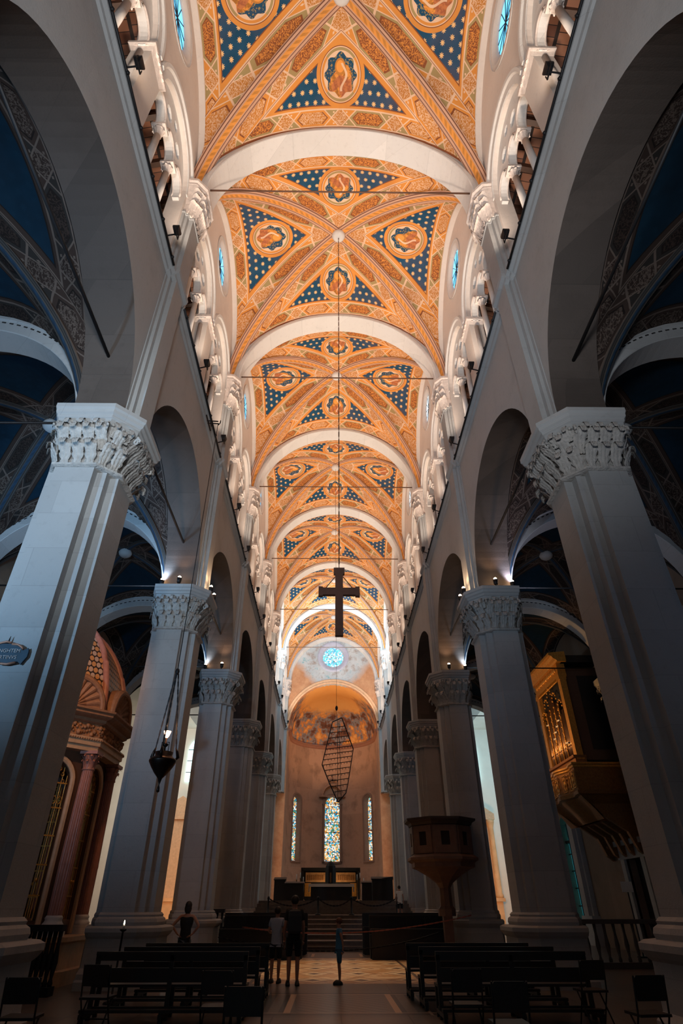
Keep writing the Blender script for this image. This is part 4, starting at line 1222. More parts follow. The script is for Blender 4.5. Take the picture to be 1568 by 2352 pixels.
# ------------------------------------------------------------------ the domed aedicule in the left aisle
TC = (-9.6, 18.9)
t = thing('domed_aedicule', 'eight-sided marble chapel with pink fluted columns, carved frieze and scaled dome in the left aisle', 'chapel', (TC[0], TC[1], 0)); t.scale = (.93, .93, .96)
def oct8(r): return [(r/math.cos(PI/8)*math.cos(PI/8+PI/4*k), r/math.cos(PI/8)*math.sin(PI/8+PI/4*k)) for k in range(8)]
def o8loft(levels, mat, name, par=t):
    mb = MB(); mb.loft([[(x, y, z) for x, y in oct8(r)] for r, z in levels]); return mb.build(name, mat, par)
o8loft([(3.15, 0), (3.15, .3), (3.0, .32), (3.0, .85), (3.1, .9), (3.1, 1.0)], M['tanstone'], 'platform')
frz = plain('carved_frieze', (.42, .20, .09), .6, 0, .55, 7, 1.0, 9)
o8loft([(2.62, 5.55), (2.70, 5.55), (2.70, 5.68), (2.76, 5.70), (2.76, 5.82), (2.80, 5.84), (2.80, 5.92)], M['tanstone'], 'architrave')
o8loft([(2.66, 5.92), (2.66, 6.36)], frz, 'frieze')
o8loft([(2.70, 6.34), (2.78, 6.38), (2.80, 6.46), (2.95, 6.50), (3.02, 6.54), (3.02, 6.60), (3.10, 6.64), (3.10, 6.70), (2.6, 6.78)], M['terrac'], 'cornice')
# relief garlands on the frieze
for k in range(8):
    a0 = oct8(2.68)[k]; a1 = oct8(2.68)[(k+1) % 8]; mb = MB()
    for q in range(26):
        f = (q+.5)/26; x = a0[0]+(a1[0]-a0[0])*f; y = a0[1]+(a1[1]-a0[1])*f
        mb.ball((x, y, 6.14 + .12*math.sin(q*1.35)), .062 + .02*math.sin(q*2.3), 7)
        mb.ball((x, y, 6.16 - .11*math.sin(q*1.35 + .6)), .04, 6)
    mb.build('garland', frz, t)
    mb = MB()
    for q in range(30):
        f = (q+.5)/30; x = a0[0]*1.045+(a1[0]-a0[0])*1.045*f; y = a0[1]*1.045+(a1[1]-a0[1])*1.045*f; mb.ball((x, y, 5.86), .028, 6)
    mb.build('bead_row', M['terrac'], t)
# walls with arched gilded openings between the columns
for k in range(8):
    a = PI/4*k
    def fn(p, q, tt, a=a): return (math.cos(a)*tt - math.sin(a)*p, math.sin(a)*tt + math.cos(a)*p, q)
    mb = MB(); hw = 2.34*math.tan(PI/8)
    op = [(-.62, 1.35), (-.62, 4.65)] + arc(0, 4.65, .62, 180, 0, 14) + [(.62, 4.65), (.62, 1.35)]
    mb.plate([(-hw, 1.0), (hw, 1.0), (hw, 5.56), (-hw, 5.56)], [op], fn, 2.16, 2.36); mb.build('arched_wall', M['brown_wood'], t)
    mb = MB(); rings = []
    for g, d in ((0, 2.36), (0, 2.42), (.05, 2.45), (.12, 2.45), (.15, 2.40), (.15, 2.34)):
        pth = [(-.62-g, 1.02), (-.62-g, 4.65)] + arc(0, 4.65, .62+g, 180, 0, 14) + [(.62+g, 4.65), (.62+g, 1.02)]
        rings.append([fn(p, q, d) for p, q in pth])
    mb.loft(rings, 0, False, cap=False, closed=False); mb.build('arch_surround', M['tanstone'], t)
    mb = MB()
    for q in range(9):
        u = -.56 + .14*q; top = 4.65 + math.sqrt(max(0, .36 - u*u)); mb.bar(fn(u, 1.35, 2.25), fn(u, top, 2.25), .02)
    for z in (1.9, 2.6, 3.3, 4.0, 4.65): mb.bar(fn(-.6, z, 2.25), fn(.6, z, 2.25), .035)
    for q in range(7): mb.tube([fn(-.48+.16*q+.06*math.cos(2*PI*j/8), 4.2+.1*math.sin(2*PI*j/8), 2.26) for j in range(9)], .014, 5)
    for q in range(8): mb.tube([fn(.02+.42*math.cos(PI*q/7)+.05*math.cos(2*PI*j/6), 4.7+.42*math.sin(PI*q/7)+.05*math.sin(2*PI*j/6), 2.26) for j in range(7)], .014, 5)
    for q in range(6): mb.ball(fn(-.4+.16*q, 2.25, 2.27), .045, 6)
    mb.build('gilded_grille', M['gilt'], t)
    # shell lunette standing on the cornice
    mb = MB(); rings = []
    for g, d in ((0, 2.62), (0, 2.86), (.05, 2.90), (.12, 2.90), (.18, 2.84), (.18, 2.5)):
        rings.append([fn(p, q, d) for p, q in arc(0, 6.74, .82+g, 0, 180, 20)])
    mb.loft(rings, 0, False, cap=False, closed=False); sl = mb.build('shell_arch', M['terrac'], t)
    mb = MB(); n = 44; ctr = fn(0, 6.76, 2.80); b0 = len(mb.v); mb.v.append(ctr)
    for q in range(n+1):
        aa = PI*q/n; fl_ = .10*abs(math.cos(q*PI/4)) ; mb.v.append(fn(.42*math.cos(aa), 6.76+.42*math.sin(aa), 2.66 + fl_*.6))
    for q in range(n+1):
        aa = PI*q/n; fl_ = .13*abs(math.cos(q*PI/4)) ; mb.v.append(fn(.83*math.cos(aa), 6.74+.83*math.sin(aa), 2.76 + fl_*.6))
    for q in range(n):
        mb.f.append((b0, b0+1+q, b0+2+q)); mb.m.append(0); mb.sm.append(False)
        mb.f.append((b0+1+q, b0+n+2+q, b0+n+3+q, b0+2+q)); mb.m.append(0); mb.sm.append(False)
    mb.build('shell', M['terrac'], sl)
# columns
for k in range(8):
    x, y = oct8(2.52)[k]
    mb = MB(); N = 40
    def fl2(r, z): return [(x + r*(1 - .07*abs(math.cos(j*PI/4*1.0)))*math.cos(2*PI*j/(N*2)), y + r*(1 - .07*abs(math.cos(j*PI/4)))*math.sin(2*PI*j/(N*2)), z) for j in range(N*2)]
    mb.loft([fl2(.195, 1.45), fl2(.20, 2.6), fl2(.205, 2.62), fl2(.205, 2.68), fl2(.20, 2.7), fl2(.165, 5.05)], 0, False); cs = mb.build('column', M['pink'], t)
    mb = MB(); mb.box(x-.28, x+.28, y-.28, y+.28, 1.0, 1.22); mb.lathe([(.27, 1.22), (.28, 1.27), (.24, 1.31), (.22, 1.36), (.24, 1.40), (.2, 1.46)], 16, (x, y, 0)); mb.build('base', M['marble_w'], cs)
    mb = MB(); mb.lathe([(.17, 5.03), (.2, 5.06), (.17, 5.09), (.18, 5.3), (.24, 5.46)], 14, (x, y, 0)); mb.loft([[(x+q*.27, y+w_*.27, z) for q, w_ in ((-1,-1),(1,-1),(1,1),(-1,1))] for z in (5.47, 5.56)])
    for q in range(8):
        leaf(mb, x+.16*math.cos(q*PI/4), y+.16*math.sin(q*PI/4), q*PI/4, 5.08, .15, .24, .08, .035, nu=5, nv=6)
        leaf(mb, x+.17*math.cos(q*PI/4+.39), y+.17*math.sin(q*PI/4+.39), q*PI/4+.39, 5.22, .15, .24, .10, .035, nu=5, nv=6)
    mb.build('capital', M['pink'], cs)
# dome with fish scale tiles
m, nt, bs = new_mat('scale_tiles'); M['scales'] = m
uvv, u, v = uvnode(nt, 'tile')
rw = v.fl(); uu = (u + (rw*.5).fr()*1.0); fx = uu.fr() - .5; fy = v.fr()
sc_ = (fx*fx + (fy - .55)*(fy - .55)).lt(.2) * fy.gt(.08)
c = mixc(nt, sc_, (.035, .020, .014), mixc(nt, (uu.fl()*.5 + rw*.25).fr().gt(.4), (.60, .30, .11), (.55, .40, .30)))
nt.links.new(c, bs.inputs['Base Color']); bs.inputs['Roughness'].default_value = .4
def domer(f): return 2.5*math.sqrt(max(0, 1 - f*f)) , 6.74 + 3.5*f
mb = MB(); UV = []; NR = 20
for k in range(8):
    b0 = len(mb.v)
    for i in range(NR+1):
        f = i/NR*.97; r, z = domer(f); o = oct8(r)
        for e in range(2):
            x, y = o[(k+e-1) % 8]; mb.v.append((x, y, z))
    for i in range(NR):
        q = b0 + 2*i; mb.f.append((q, q+1, q+3, q+2)); mb.m.append(0); mb.sm.append(False)
        r0 = domer(i/NR*.97)[0]; r1 = domer((i+1)/NR*.97)[0]
        for (ii, e) in ((i, -1), (i, 1), (i+1, 1), (i+1, -1)):
            rr = r0 if ii == i else r1
            UV.append((e*rr*.414/.17/1.0, ii*.97/NR*17))
o = mb.build('dome', M['scales'], t, fix=False); lay = o.data.uv_layers.new(name='tile')
for q, v_ in enumerate(UV): lay.data[q].uv = v_
for k in range(8):
    mb = MB(); mb.tube([tuple(c_*1.01 for c_ in oct8(domer(i/20*.97)[0])[k]) + (domer(i/20*.97)[1],) for i in range(21)], .11, 8); mb.build('dome_rib', M['pink'], o)
mb = MB(); mb.lathe([(.6, 10.0), (.62, 10.15), (.35, 10.2), (.3, 10.4), (.4, 10.5), (.05, 11.0), (.02, 11.3)], 12); mb.build('lantern', M['terrac'], t)
# altar recess of the aisle behind the chapel: pediment
t = thing('wall_altar', 'gilded pedimented altar against the left aisle wall behind the domed chapel', 'altar', (-XO, 30.2, 0))
mb = MB(); mb.box(-.02, .9, -1.9, 1.9, 0, 1.4); mb.box(-.02, .4, -1.7, 1.7, 1.4, 7.4); mb.build('body', M['brown_wood'], t)
mb = MB(); mb.box(0, .9, -2.2, 2.2, 7.4, 7.9); mb.plate([(-2.3, 7.9), (2.3, 7.9), (0, 9.6)], [[(-1.5, 8.1), (1.5, 8.1), (0, 9.2)]], lambda p, q, tt: (tt, p, q), 0, 1.0); mb.build('pediment', M['gilt'], t)
for y in (-1.6, 1.6):
    mb = MB(); mb.lathe([(.25, 1.4), (.2, 1.6), (.17, 6.9), (.27, 7.4)], 12, (.65, y, 0)); mb.build('column', M['pink'], t)
# ------------------------------------------------------------------ organ
OX, OY0, OY1 = 10.95, 27.3, 30.9
t = thing('organ', 'gilded pipe organ case on a carved balcony high on the right aisle wall', 'organ', (OX, (OY0+OY1)/2, .3))
hy = (OY1-OY0)/2
mb = MB(); mb.box(.25, XO-OX-.02, -hy+.1, hy-.1, 6.75, 11.0); mb.build('case', M['brown_wood'], t)
mb = MB(); mb.box(.9, 2.0, -hy+.07, -hy+.1, 7.2, 10.6)
mb.build('side_panel', M['dark_wood'], t)
for y in (-hy+.12, hy-.12):
    mb = MB(); mb.box(0, .3, y-.17, y+.17, 6.75, 10.4); mb.box(-.04, .32, y-.2, y+.2, 10.4, 10.6); mb.box(-.04, .32, y-.2, y+.2, 6.75, 6.9)
    mb.build('corner_post', M['gilt'], t)
mb = MB(); mb.box(-.02, .4, -hy, hy, 10.55, 10.72); mb.box(0, .4, -hy+.02, hy-.02, 10.72, 11.2)
mb.loft([[(x, y, z) for x, z in ((.4, 11.2), (-.05, 11.2), (-.10, 11.28), (-.22, 11.34), (-.3, 11.46), (-.42, 11.5), (-.42, 11.62), (.4, 11.7))] for y in (-hy-.35, hy+.35)])
mb.build('entablature', M['gilt'], t)
mb = MB(); mb.box(.2, XO-OX-.02, -hy-.2, hy+.2, 11.2, 11.55); mb.build('top_moulding', M['dark_wood'], t)
mb = MB()
for q in range(16):
    y = -hy+.35+q*(2*hy-.7)/15; mb.ball((-.02, y, 10.96), .10+.03*(q % 2), 7, sc=(.6, 1, 1.3)); mb.tube([(-.02, y-.1, 10.85), (-.03, y, 11.05), (-.02, y+.1, 10.85)], .02, 5)
mb.build('frieze_carving', M['gilt'], t)
mb = MB(); mb.box(.18, .28, -hy+.28, hy-.28, 6.8, 10.55); mb.build('back_board', M['black'], t)
# pipes in five groups
xs = []
for gI, (yc, n, top) in enumerate(((-1.18, 4, 9.2), (-.6, 4, 9.7), (0, 5, 10.1), (.6, 4, 9.7), (1.18, 4, 9.2))):
    for q in range(n):
        y = yc + (q-(n-1)/2)*.125; h = top - abs(q-(n-1)/2)*.16
        mb = MB(); mb.lathe([(.02, 6.9), (.055, 7.35), (.058, 7.36), (.058, h)], 10, (.08, y, 0)); mb.box(.01, .05, y-.03, y+.03, 7.42, 7.48)
        mb.build('pipe', plain('organ_pipe_tin', (.34, .20, .12), .3, .8) if 'pipe' not in M else M['pipe'], t)
        if 'pipe' not in M: M['pipe'] = bpy.data.materials['organ_pipe_tin']
    mb = MB()
    if gI < 4:
        yb = yc + .29
        mb.lathe([(.05, 6.9), (.035, 7.6), (.05, 8.0), (.03, 8.6), (.05, 9.0), (.03, 9.5)], 8, (.02, yb, 0))
        for q in range(9): mb.ball((.0, yb + .04*math.sin(q*2.1), 7.3 + q*.27), .06, 6)
    for q in range(7):
        a = PI*q/6; mb.ball((.0, yc + .26*math.cos(a), top + .05 + .34*math.sin(a)), .055, 6)
    for q in range(8): mb.ball((.0, yc + (q-3.5)*.07, 10.42), .05, 6)
    mb.build('carved_screen', M['gilt'], t)
for (y, z) in ((-.3, 8.55), (.05, 8.35), (-.62, 8.75), (.3, 8.1), (-1.1, 7.6), (.9, 8.9)):
    mb = MB(); mb.obox((-.03, y, z), (.01, 0, 0), (0, .16, .02), (0, -.01, .035)); mb.build('paper_tag', M['white_wall'], t)
# balcony
def bal(z): return None
mb = MB(); out0 = []
NB = 28
def bx_(f): return -.36 - .12*math.cos((f-.5)*2*PI*2.0) * (1 if .1 < f < .9 else .4)
hb = hy + .35
front = [(bx_(k/NB), -hb + 2*hb*k/NB) for k in range(NB+1)]
poly = lambda g: [(XO-OX-.02, -hb-g)] + [(x-g, y + (-g if k == 0 else g if k == NB else 0)) for k, (x, y) in enumerate(front)] + [(XO-OX-.02, hb+g)]
mb.loft([[(x, y, z) for x, y in poly(g)] for g, z in ((-.9, 4.35), (-.55, 4.8), (-.12, 5.25), (.02, 5.3), (.06, 5.42), (0, 5.46))]); mb.build('balcony_floor', M['gilt_dark'], t)
mb = MB(); mb.loft([[(x, y, z) for x, y in poly(g)] for g, z in ((-.02, 5.46), (-.02, 6.35))]); mb.build('parapet', M['gilt_dark'], t)
mb = MB(); mb.loft([[(x, y, z) for x, y in poly(g)] for g, z in ((0, 6.35), (.03, 6.38), (.03, 6.44), (.09, 6.48), (.09, 6.55), (-.05, 6.58))]); mb.build('parapet_rail', M['gilt'], t)
mb = MB(); mb.box(-.1, .4, -hy-.05, hy+.05, 6.55, 6.82); mb.box(-.2, .4, -hy-.12, hy+.12, 6.82, 6.92); mb.build('plinth', M['gilt_dark'], t)
for q in range(7):
    f = (q+.5)/7; x = bx_(f) - .02; y = -hb + 2*hb*f
    mb = MB()
    for (dy, dz, r) in ((0, 0, .13), (.12, .18, .06), (-.12, .18, .06), (.12, -.18, .06), (-.12, -.18, .06), (0, .24, .07), (0, -.24, .07)): mb.ball((x, y+dy, 5.9+dz), r, 8, sc=(.4, 1, 1))
    for a, b in (((-.23, -.34), (.23, -.34)), ((.23, -.34), (.23, .34)), ((.23, .34), (-.23, .34)), ((-.23, .34), (-.23, -.34))): mb.bar((x-.02, y+a[0], 5.9+a[1]), (x-.02, y+b[0], 5.9+b[1]), .035)
    mb.build('parapet_panel', M['gilt'], t)
for q in range(5):
    y = -hb + .5 + q*(2*hb-1)/4
    mb = MB(); mb.plate([(XO-OX-.03, 3.0), (XO-OX-.3, 3.2), (1.5, 3.9), (.6, 4.5), (0, 5.2), (XO-OX-.03, 5.2)], [], lambda p, qq, tt, y=y: (p, y+tt, qq), -.1, .1)
    mb.ball((1.9, y, 3.55), .16, 8); mb.build('bracket', M['gilt_dark'], t)
# ------------------------------------------------------------------ pulpit
t = thing('pulpit', 'dark octagonal marble pulpit with square panels on the third right pier', 'pulpit', (4.05, 25.1, 0))
pm = plain('pulpit_marble', (.17, .105, .085), .55, 0, .25, 5, .2)
def o8p(levels, name, mat=pm, par=t):
    mb = MB(); mb.loft([[(x, y, z) for x, y in oct8(r)] for r, z in levels]); return mb.build(name, mat, par)
o8p([(.30, 1.3), (.30, 1.5), (.22, 1.6), (.20, 2.15), (.32, 2.35)], 'bracket_column')
o8p([(.30, 2.3), (.55, 2.5), (.95, 2.72), (1.12, 2.78), (1.12, 2.92), (1.26, 3.0), (1.26, 3.08), (1.1, 3.18)], 'base')
o8p([(1.08, 3.16), (1.08, 4.12)], 'parapet')
o8p([(1.08, 4.1), (1.14, 4.14), (1.18, 4.22), (1.30, 4.28), (1.32, 4.36), (1.1, 4.38)], 'rail', plain('pulpit_rail', (.05, .04, .038), .5))
for k in range(8):
    a = PI/4*k
    def fn(p, q, tt, a=a): return (math.cos(a)*tt - math.sin(a)*p, math.sin(a)*tt + math.cos(a)*p, q)
    mb = MB(); mb.plate([(-.40, 3.2), (.40, 3.2), (.40, 4.1), (-.40, 4.1)], [[(-.16, 3.45), (.16, 3.45), (.16, 3.9), (-.16, 3.9)]], fn, 1.08, 1.13); p_ = mb.build('panel_frame', pm, t)
    mb = MB(); mb.plate([(-.16, 3.45), (.16, 3.45), (.16, 3.9), (-.16, 3.9)], [], fn, 1.082, 1.09); mb.build('inset', M['black'], p_)
mb = MB(); mb.box(-.16, .16, -.16, .16, 0, 1.3); mb.box(-.3, .3, -.3, .3, 0, .2); mb.build('lower_post', pm, t)
# ------------------------------------------------------------------ high altar and choir furniture
ZA = 1.87
t = thing('altar', 'dark altar block under a white cloth at the top of the choir steps', 'altar', (-.1, 45, ZA))
mb = MB(); mb.box(-1.35, 1.35, -.5, .5, 0, .80); mb.build('block', M['dark_wood'], t)
mb = MB(); mb.box(-1.45, 1.45, -.6, .6, .80, .90); mb.build('mensa', M['marble'], t)
mb = MB(); mb.box(-1.47, 1.47, -.62, .62, .90, .925); mb.box(-1.47, 1.47, -.64, -.61, .76, .925); mb.box(-1.49, -1.46, -.62, .62, .5, .925); mb.box(1.46, 1.49, -.62, .62, .5, .925)
o = mb.build('altar_cloth', M['cloth'], loc=(-.1, 45, ZA)); tag(o, 'white cloth laid over the choir altar', 'cloth')
t = thing('retable', 'dark gilt framed retable with glowing panels behind the altar', 'retable', (-.15, 50, ZA))
mb = MB(); mb.box(-2.1, 2.1, .05, .2, 0, 1.95); mb.build('back', M['black'], t)
fm = M['dark_wood']
for args in ((-2.2, 2.2, 1.9, 2.08), (-2.2, -2.02, 0, 1.95), (2.02, 2.2, 0, 1.95)):
    mb = MB(); mb.box(args[0], args[1], -.1, .2, args[2], args[3]); mb.build('frame', fm, t)
for sg in (-1, 1):
    mb = MB(); mb.box(min(sg*.4, sg*1.85), max(sg*.4, sg*1.85), -.02, .06, 1.18, 1.78); pn = mb.build('gilt_panel', plain('lit_gilt_panel%d' % sg, (.62, .34, .13), .5, .2, .4, 5), t)
    mb = MB()
    for q in range(9): mb.box(sg*(.58+.14*q)-.045, sg*(.58+.14*q)+.045, -.05, 0, 1.3, 1.62)
    mb.build('figures', M['gilt_dark'], pn)
    mb = MB(); mb.box(min(sg*1.45, sg*1.9), max(sg*1.45, sg*1.9), -.03, .06, .3, 1.12); mb.build('side_panel', M['gilt'], t)
area_light('retable_lamp', (-.1, 48.8, ZA+.6), (-.1, 50, ZA+1.6), 1.5, 30, (1, .6, .3), .2)
# tabernacle silhouette
t = thing('tabernacle', 'dark rounded tabernacle standing before the retable', 'tabernacle', (-.15, 48.6, ZA))
mb = MB(); mb.loft([[(x, y, z) for x, y in oct8(r)] for r, z in ((.42, 0), (.42, .9), (.36, .95), (.36, 1.9), (.34, 2.1), (.22, 2.3), (.05, 2.42))]); mb.build('body', M['black'], t)
mb = MB(); mb.box(-.05, .05, -.38, -.35, 1.1, 1.7); mb.build('door', M['gilt_dark'], t)
def candle(x, y, z, h, label):
    t = thing('candlestick', label, 'candlestick', (x, y, z), 0, 'candlesticks around the altar')
    mb = MB(); mb.lathe([(.14, 0), (.12, .05), (.03, .12), (.03, h*.3), (.05, h*.34), (.025, h*.4), (.03, h-.35), (.07, h-.32)], 10); mb.build('stick', M['gilt_dark'], t)
    mb = MB(); mb.lathe([(.022, h-.32), (.022, h)], 8); mb.build('candle', M['cloth'], t)
for k, (x, h) in enumerate(((-2.35, 1.5), (-2.1, 1.6), (-1.9, 1.35), (1.75, 1.5), (1.95, 1.6), (2.2, 1.3))):
    candle(x - .1, 45.6 + .1*k, ZA, h, 'tall candlestick %s of the altar, %s' % ('left' if x < 0 else 'right', ['outermost', 'middle one', 'innermost', 'innermost', 'middle one', 'outermost'][k]))
for k, (x0, x1, y, h, lab) in enumerate(((-3.95, -3.2, 46, 1.35, 'tall dark wooden lectern box left of the altar'), (-3.1, -1.9, 44.2, 1.05, 'low dark cabinet left of the altar'), (1.9, 2.7, 44.5, 1.1, 'low dark cabinet right of the altar'), (2.5, 3.1, 43.5, 1.3, 'dark wooden chair back right of the altar'), (3.1, 3.95, 45, 1.35, 'dark slanted reading desk beside the right choir pier'))):
    t = thing('choir_furniture', lab, 'furniture', ((x0+x1)/2, y, ZA)); w = (x1-x0)/2
    mb = MB(); mb.box(-w, w, -.3, .3, 0, h*.86); mb.build('body', M['dark_wood'], t)
    mb = MB(); mb.loft([[(x, yy, z) for x, yy, z in ((-w-.04, -.36, h*.86), (w+.04, -.36, h*.86), (w+.04, .34, h*.86), (-w-.04, .34, h*.86))], [(-w-.04, -.36, h*.9), (w+.04, -.36, h*.9 + (.12 if k > 3 else 0)), (w+.04, .34, h), (-w-.04, .34, h)]]); mb.build('top', M['dark_wood'], t)
# posts and chains at the head of the steps
pp = []
for k, x in enumerate((-3.6, -.85, 1.0, 3.5)):
    t = thing('barrier_post', 'short dark barrier post on the choir steps, ' + ['leftmost', 'second from the left', 'third from the left', 'rightmost'][k], 'post', (x, 38.2, 1.19), 0, 'chain barrier posts of the choir')
    mb = MB(); mb.lathe([(.16, 0), (.14, .05), (.05, .08), (.045, .70), (.07, .73), (.06, .82), (.02, .86)], 12); mb.build('pole', M['iron'], t); pp.append(x)
def sag(a, b, drop, n=24):
    a, b = Vector(a), Vector(b); return [a.lerp(b, k/n) - Vector((0, 0, drop*4*(k/n)*(1-k/n))) for k in range(n+1)]
def chainobj(a, b, drop, label, r, mat, nm='chain_barrier', grp=None):
    mb = MB(); P = sag(a, b, drop, max(12, int((Vector(a)-Vector(b)).length/.09)))
    for k in range(len(P)-1):
        c = (P[k]+P[k+1])/2; d = (P[k+1]-P[k])/2*1.25; x = Vector((0, 0, 1)) if k % 2 else Vector((0, 1, 0)); mb.obox(c, d, x*r, d.cross(x).normalized()*r*.55)
    o = mb.build(nm, mat); tag(o, label, 'chain', grp)
for k in range(3): chainobj((pp[k], 38.2, 1.95), (pp[k+1], 38.2, 1.95), .35, 'dark chain slung between the choir posts, ' + ['left span', 'middle span', 'right span'][k], .035, M['iron'], grp='choir chains')
chainobj((-3.0, 17.9, .95), (3.1, 21.4, .93), .35, 'thin dark chain hanging low across the lit floor', .018, M['iron'])
chainobj((-3.2, 24.3, 1.0), (4.4, 22.6, 1.35), .30, 'reddish rope slung behind the boy in blue', .02, plain('red_rope', (.22, .07, .06), .8), 'rope_barrier')
# choir stalls and parapets
def stall(x0, x1, y, label, z=0.0, h=1.25):
    t = thing('choir_stall', label, 'choir stall', ((x0+x1)/2, y, z)); w = (x1-x0)/2
    mb = MB(); mb.box(-w, w, .35, .43, 0, h); mb.box(-w-.02, w+.02, .30, .48, h, h+.06); mb.build('backrest', M['dark_wood'], t)
    mb = MB(); mb.box(-w, w, -.12, .35, .42, .47); mb.build('seat', M['dark_wood'], t)
    n = max(2, int(2*w/.7))
    for k in range(n+1):
        x = -w + 2*w*k/n; mb = MB(); mb.box(x-.03, x+.03, -.15, .42, 0, .72); mb.box(x-.03, x+.03, .3, .42, .7, h); mb.build('side_panel', M['dark_wood'], t)
    mb = MB(); mb.box(-w, w, -.62, -.55, 0, .86); mb.box(-w-.03, w+.03, -.75, -.5, .86, .91); mb.build('kneeler_front', M['dark_wood'], t)
stall(-4.22, -1.25, 26.6, 'long dark choir stall left of the nave, front row'); stall(-4.6, -1.15, 29.2, 'long dark choir stall left of the nave, back row', 0, 1.3)
stall(1.35, 4.22, 26.6, 'long dark choir stall right of the nave, front row'); stall(1.2, 4.6, 29.2, 'long dark choir stall right of the nave, back row', 0, 1.3)
def balus(x0, x1, y, z, h, label, mat, n, axis='x', rot=0):
    t = thing('balustrade', label, 'balustrade', ((x0+x1)/2, y, z), rot); w = (x1-x0)/2
    mb = MB(); mb.box(-w, w, -.14, .14, h-.12, h); mb.build('rail', mat, t)
    mb = MB(); mb.box(-w, w, -.16, .16, 0, .16); mb.build('plinth', mat, t)
    b0 = None
    for k in range(n):
        if b0 is None:
            mb = MB(); mb.lathe([(.05, .16), (.06, .22), (.035, .3), (.075, .46*h), (.04, .7*h), (.055, h-.12)], 8); b0 = mb.build('baluster', mat, t); b0.location = (-w + 2*w*(k+.5)/n, 0, 0)
        else: copy_tree(b0, (-w + 2*w*(k+.5)/n, 0, 0), parent=t)
balus(7.2, 12.4, 22.4, 0, 1.25, 'dark marble balustrade across the right aisle under the organ', plain('dark_balustrade', (.10, .09, .085), .5), 17)
balus(-7.6, -6.2, 16.0, 0, 1.25, 'dark iron rail in front of the domed chapel', M['iron'], 12, rot=0)
balus(-5.6, -4.4, 27.9, 0, 1.5, 'pale wooden balustrade seen between the second and third left piers', M['dark_wood'], 6)
# ------------------------------------------------------------------ pews
def pew(w, label, loc, grp):
    t = thing('pew', label, 'pew', loc, 0, grp)
    wd = M['dark_wood']
    mb = MB(); mb.box(-w, w, -.03, .03, .80, .90); mb.box(-w, w, -.05, .03, .88, .93); mb.build('top_rail', wd, t)
    mb = MB(); mb.box(-w, w, -.02, .02, .50, .70); mb.build('back_board', wd, t)
    mb = MB(); mb.box(-w, w, .03, .40, .43, .47); mb.build('seat', wd, t)
    mb = MB(); mb.box(-w, w, .06, .12, .12, .17); mb.build('foot_rail', wd, t)
    mb = MB(); mb.box(-w, w, -.42, -.26, .14, .18); mb.build('kneeler', wd, t)
    for k in range(3):
        x = -w + .04 + k*(w-.04)
        mb = MB(); mb.box(x-.035, x+.035, -.03, .03, 0, .9); mb.build('leg', wd, t)
        mb = MB(); mb.box(x-.035, x+.035, .32, .38, 0, .43); mb.box(x-.035, x+.035, -.42, .38, .06, .12); mb.build('leg', wd, t)
        mb = MB(); mb.box(x-.03, x+.03, -.40, -.30, .0, .14); mb.build('kneeler_foot', wd, t)
    return t
rows = ((12.9, 0, 'nearest row'), (14.3, .12, 'second row'), (15.7, .22, 'third row'))
pw = pew(1.35, 'long dark wooden pew on the left side, nearest row', (-3.0, 12.9, 0), 'wooden pews')
for y, dx, rn in rows[1:]: copy_tree(pw, (-3.0 + dx*.6, y, 0), label='long dark wooden pew on the left side, ' + rn)
for y, dx, rn in rows: copy_tree(pw, (3.05 - dx, y, 0), label='long dark wooden pew on the right side, ' + rn)
# ------------------------------------------------------------------ chairs
def chair(loc, rz, label):
    t = thing('chair', label, 'chair', loc, rz, 'black folding chairs in the foreground')
    bk = M['dark_wood']
    mb = MB(); mb.plate([(-.20, .60), (.20, .60)] + [(.20 + .02*math.cos(R(a)), .86 + .02*math.sin(R(a))) for a in (0, 45, 90)][:0] + [(.21, .82), (.18, .86), (-.18, .86), (-.21, .82)], [], lambda p, q, tt: (p, tt - (q-.6)*.12, q), -.015, .015); mb.build('backrest', bk, t)
    mb = MB(); mb.box(-.21, .21, .0, .40, .44, .47); mb.build('seat', bk, t)
    for sg in (-1, 1):
        mb = MB(); mb.tube([(sg*.21, .34, 0), (sg*.21, .06, .46), (sg*.21, -.03, .86)], .013, 6); mb.build('leg', M['iron'], t)
        mb = MB(); mb.tube([(sg*.19, -.06, 0), (sg*.19, .30, .45)], .013, 6); mb.build('leg', M['iron'], t)
    mb = MB(); mb.tube([(-.21, .22, .2), (.21, .22, .2)], .010, 6); mb.build('stretcher', M['iron'], t)
    return t
ch = chair((-4.05, 9.3, 0), .05, 'black chair at the far left of the foreground')
for x, y, rz, lab in ((-3.75, 11.2, -.1, 'black chair left of the left pews, behind the far left chair'), (-1.75, 10.2, .0, 'black chair standing behind the left pews'),
    (-1.15, 8.3, .0, 'lowest black chair at the bottom edge, left of the aisle'), (1.75, 10.4, 0, 'black chair standing behind the right pews'), (1.95, 8.8, .0, 'lowest black chair at the bottom edge, right of the aisle'),
    (4.15, 12.0, .1, 'black chair right of the right pews'), (3.95, 9.5, .1, 'black chair at the far right of the foreground'), (4.6, 7.9, .1, 'black chair at the bottom right corner')):
    copy_tree(ch, (x, y, 0), rz=rz, label=lab)
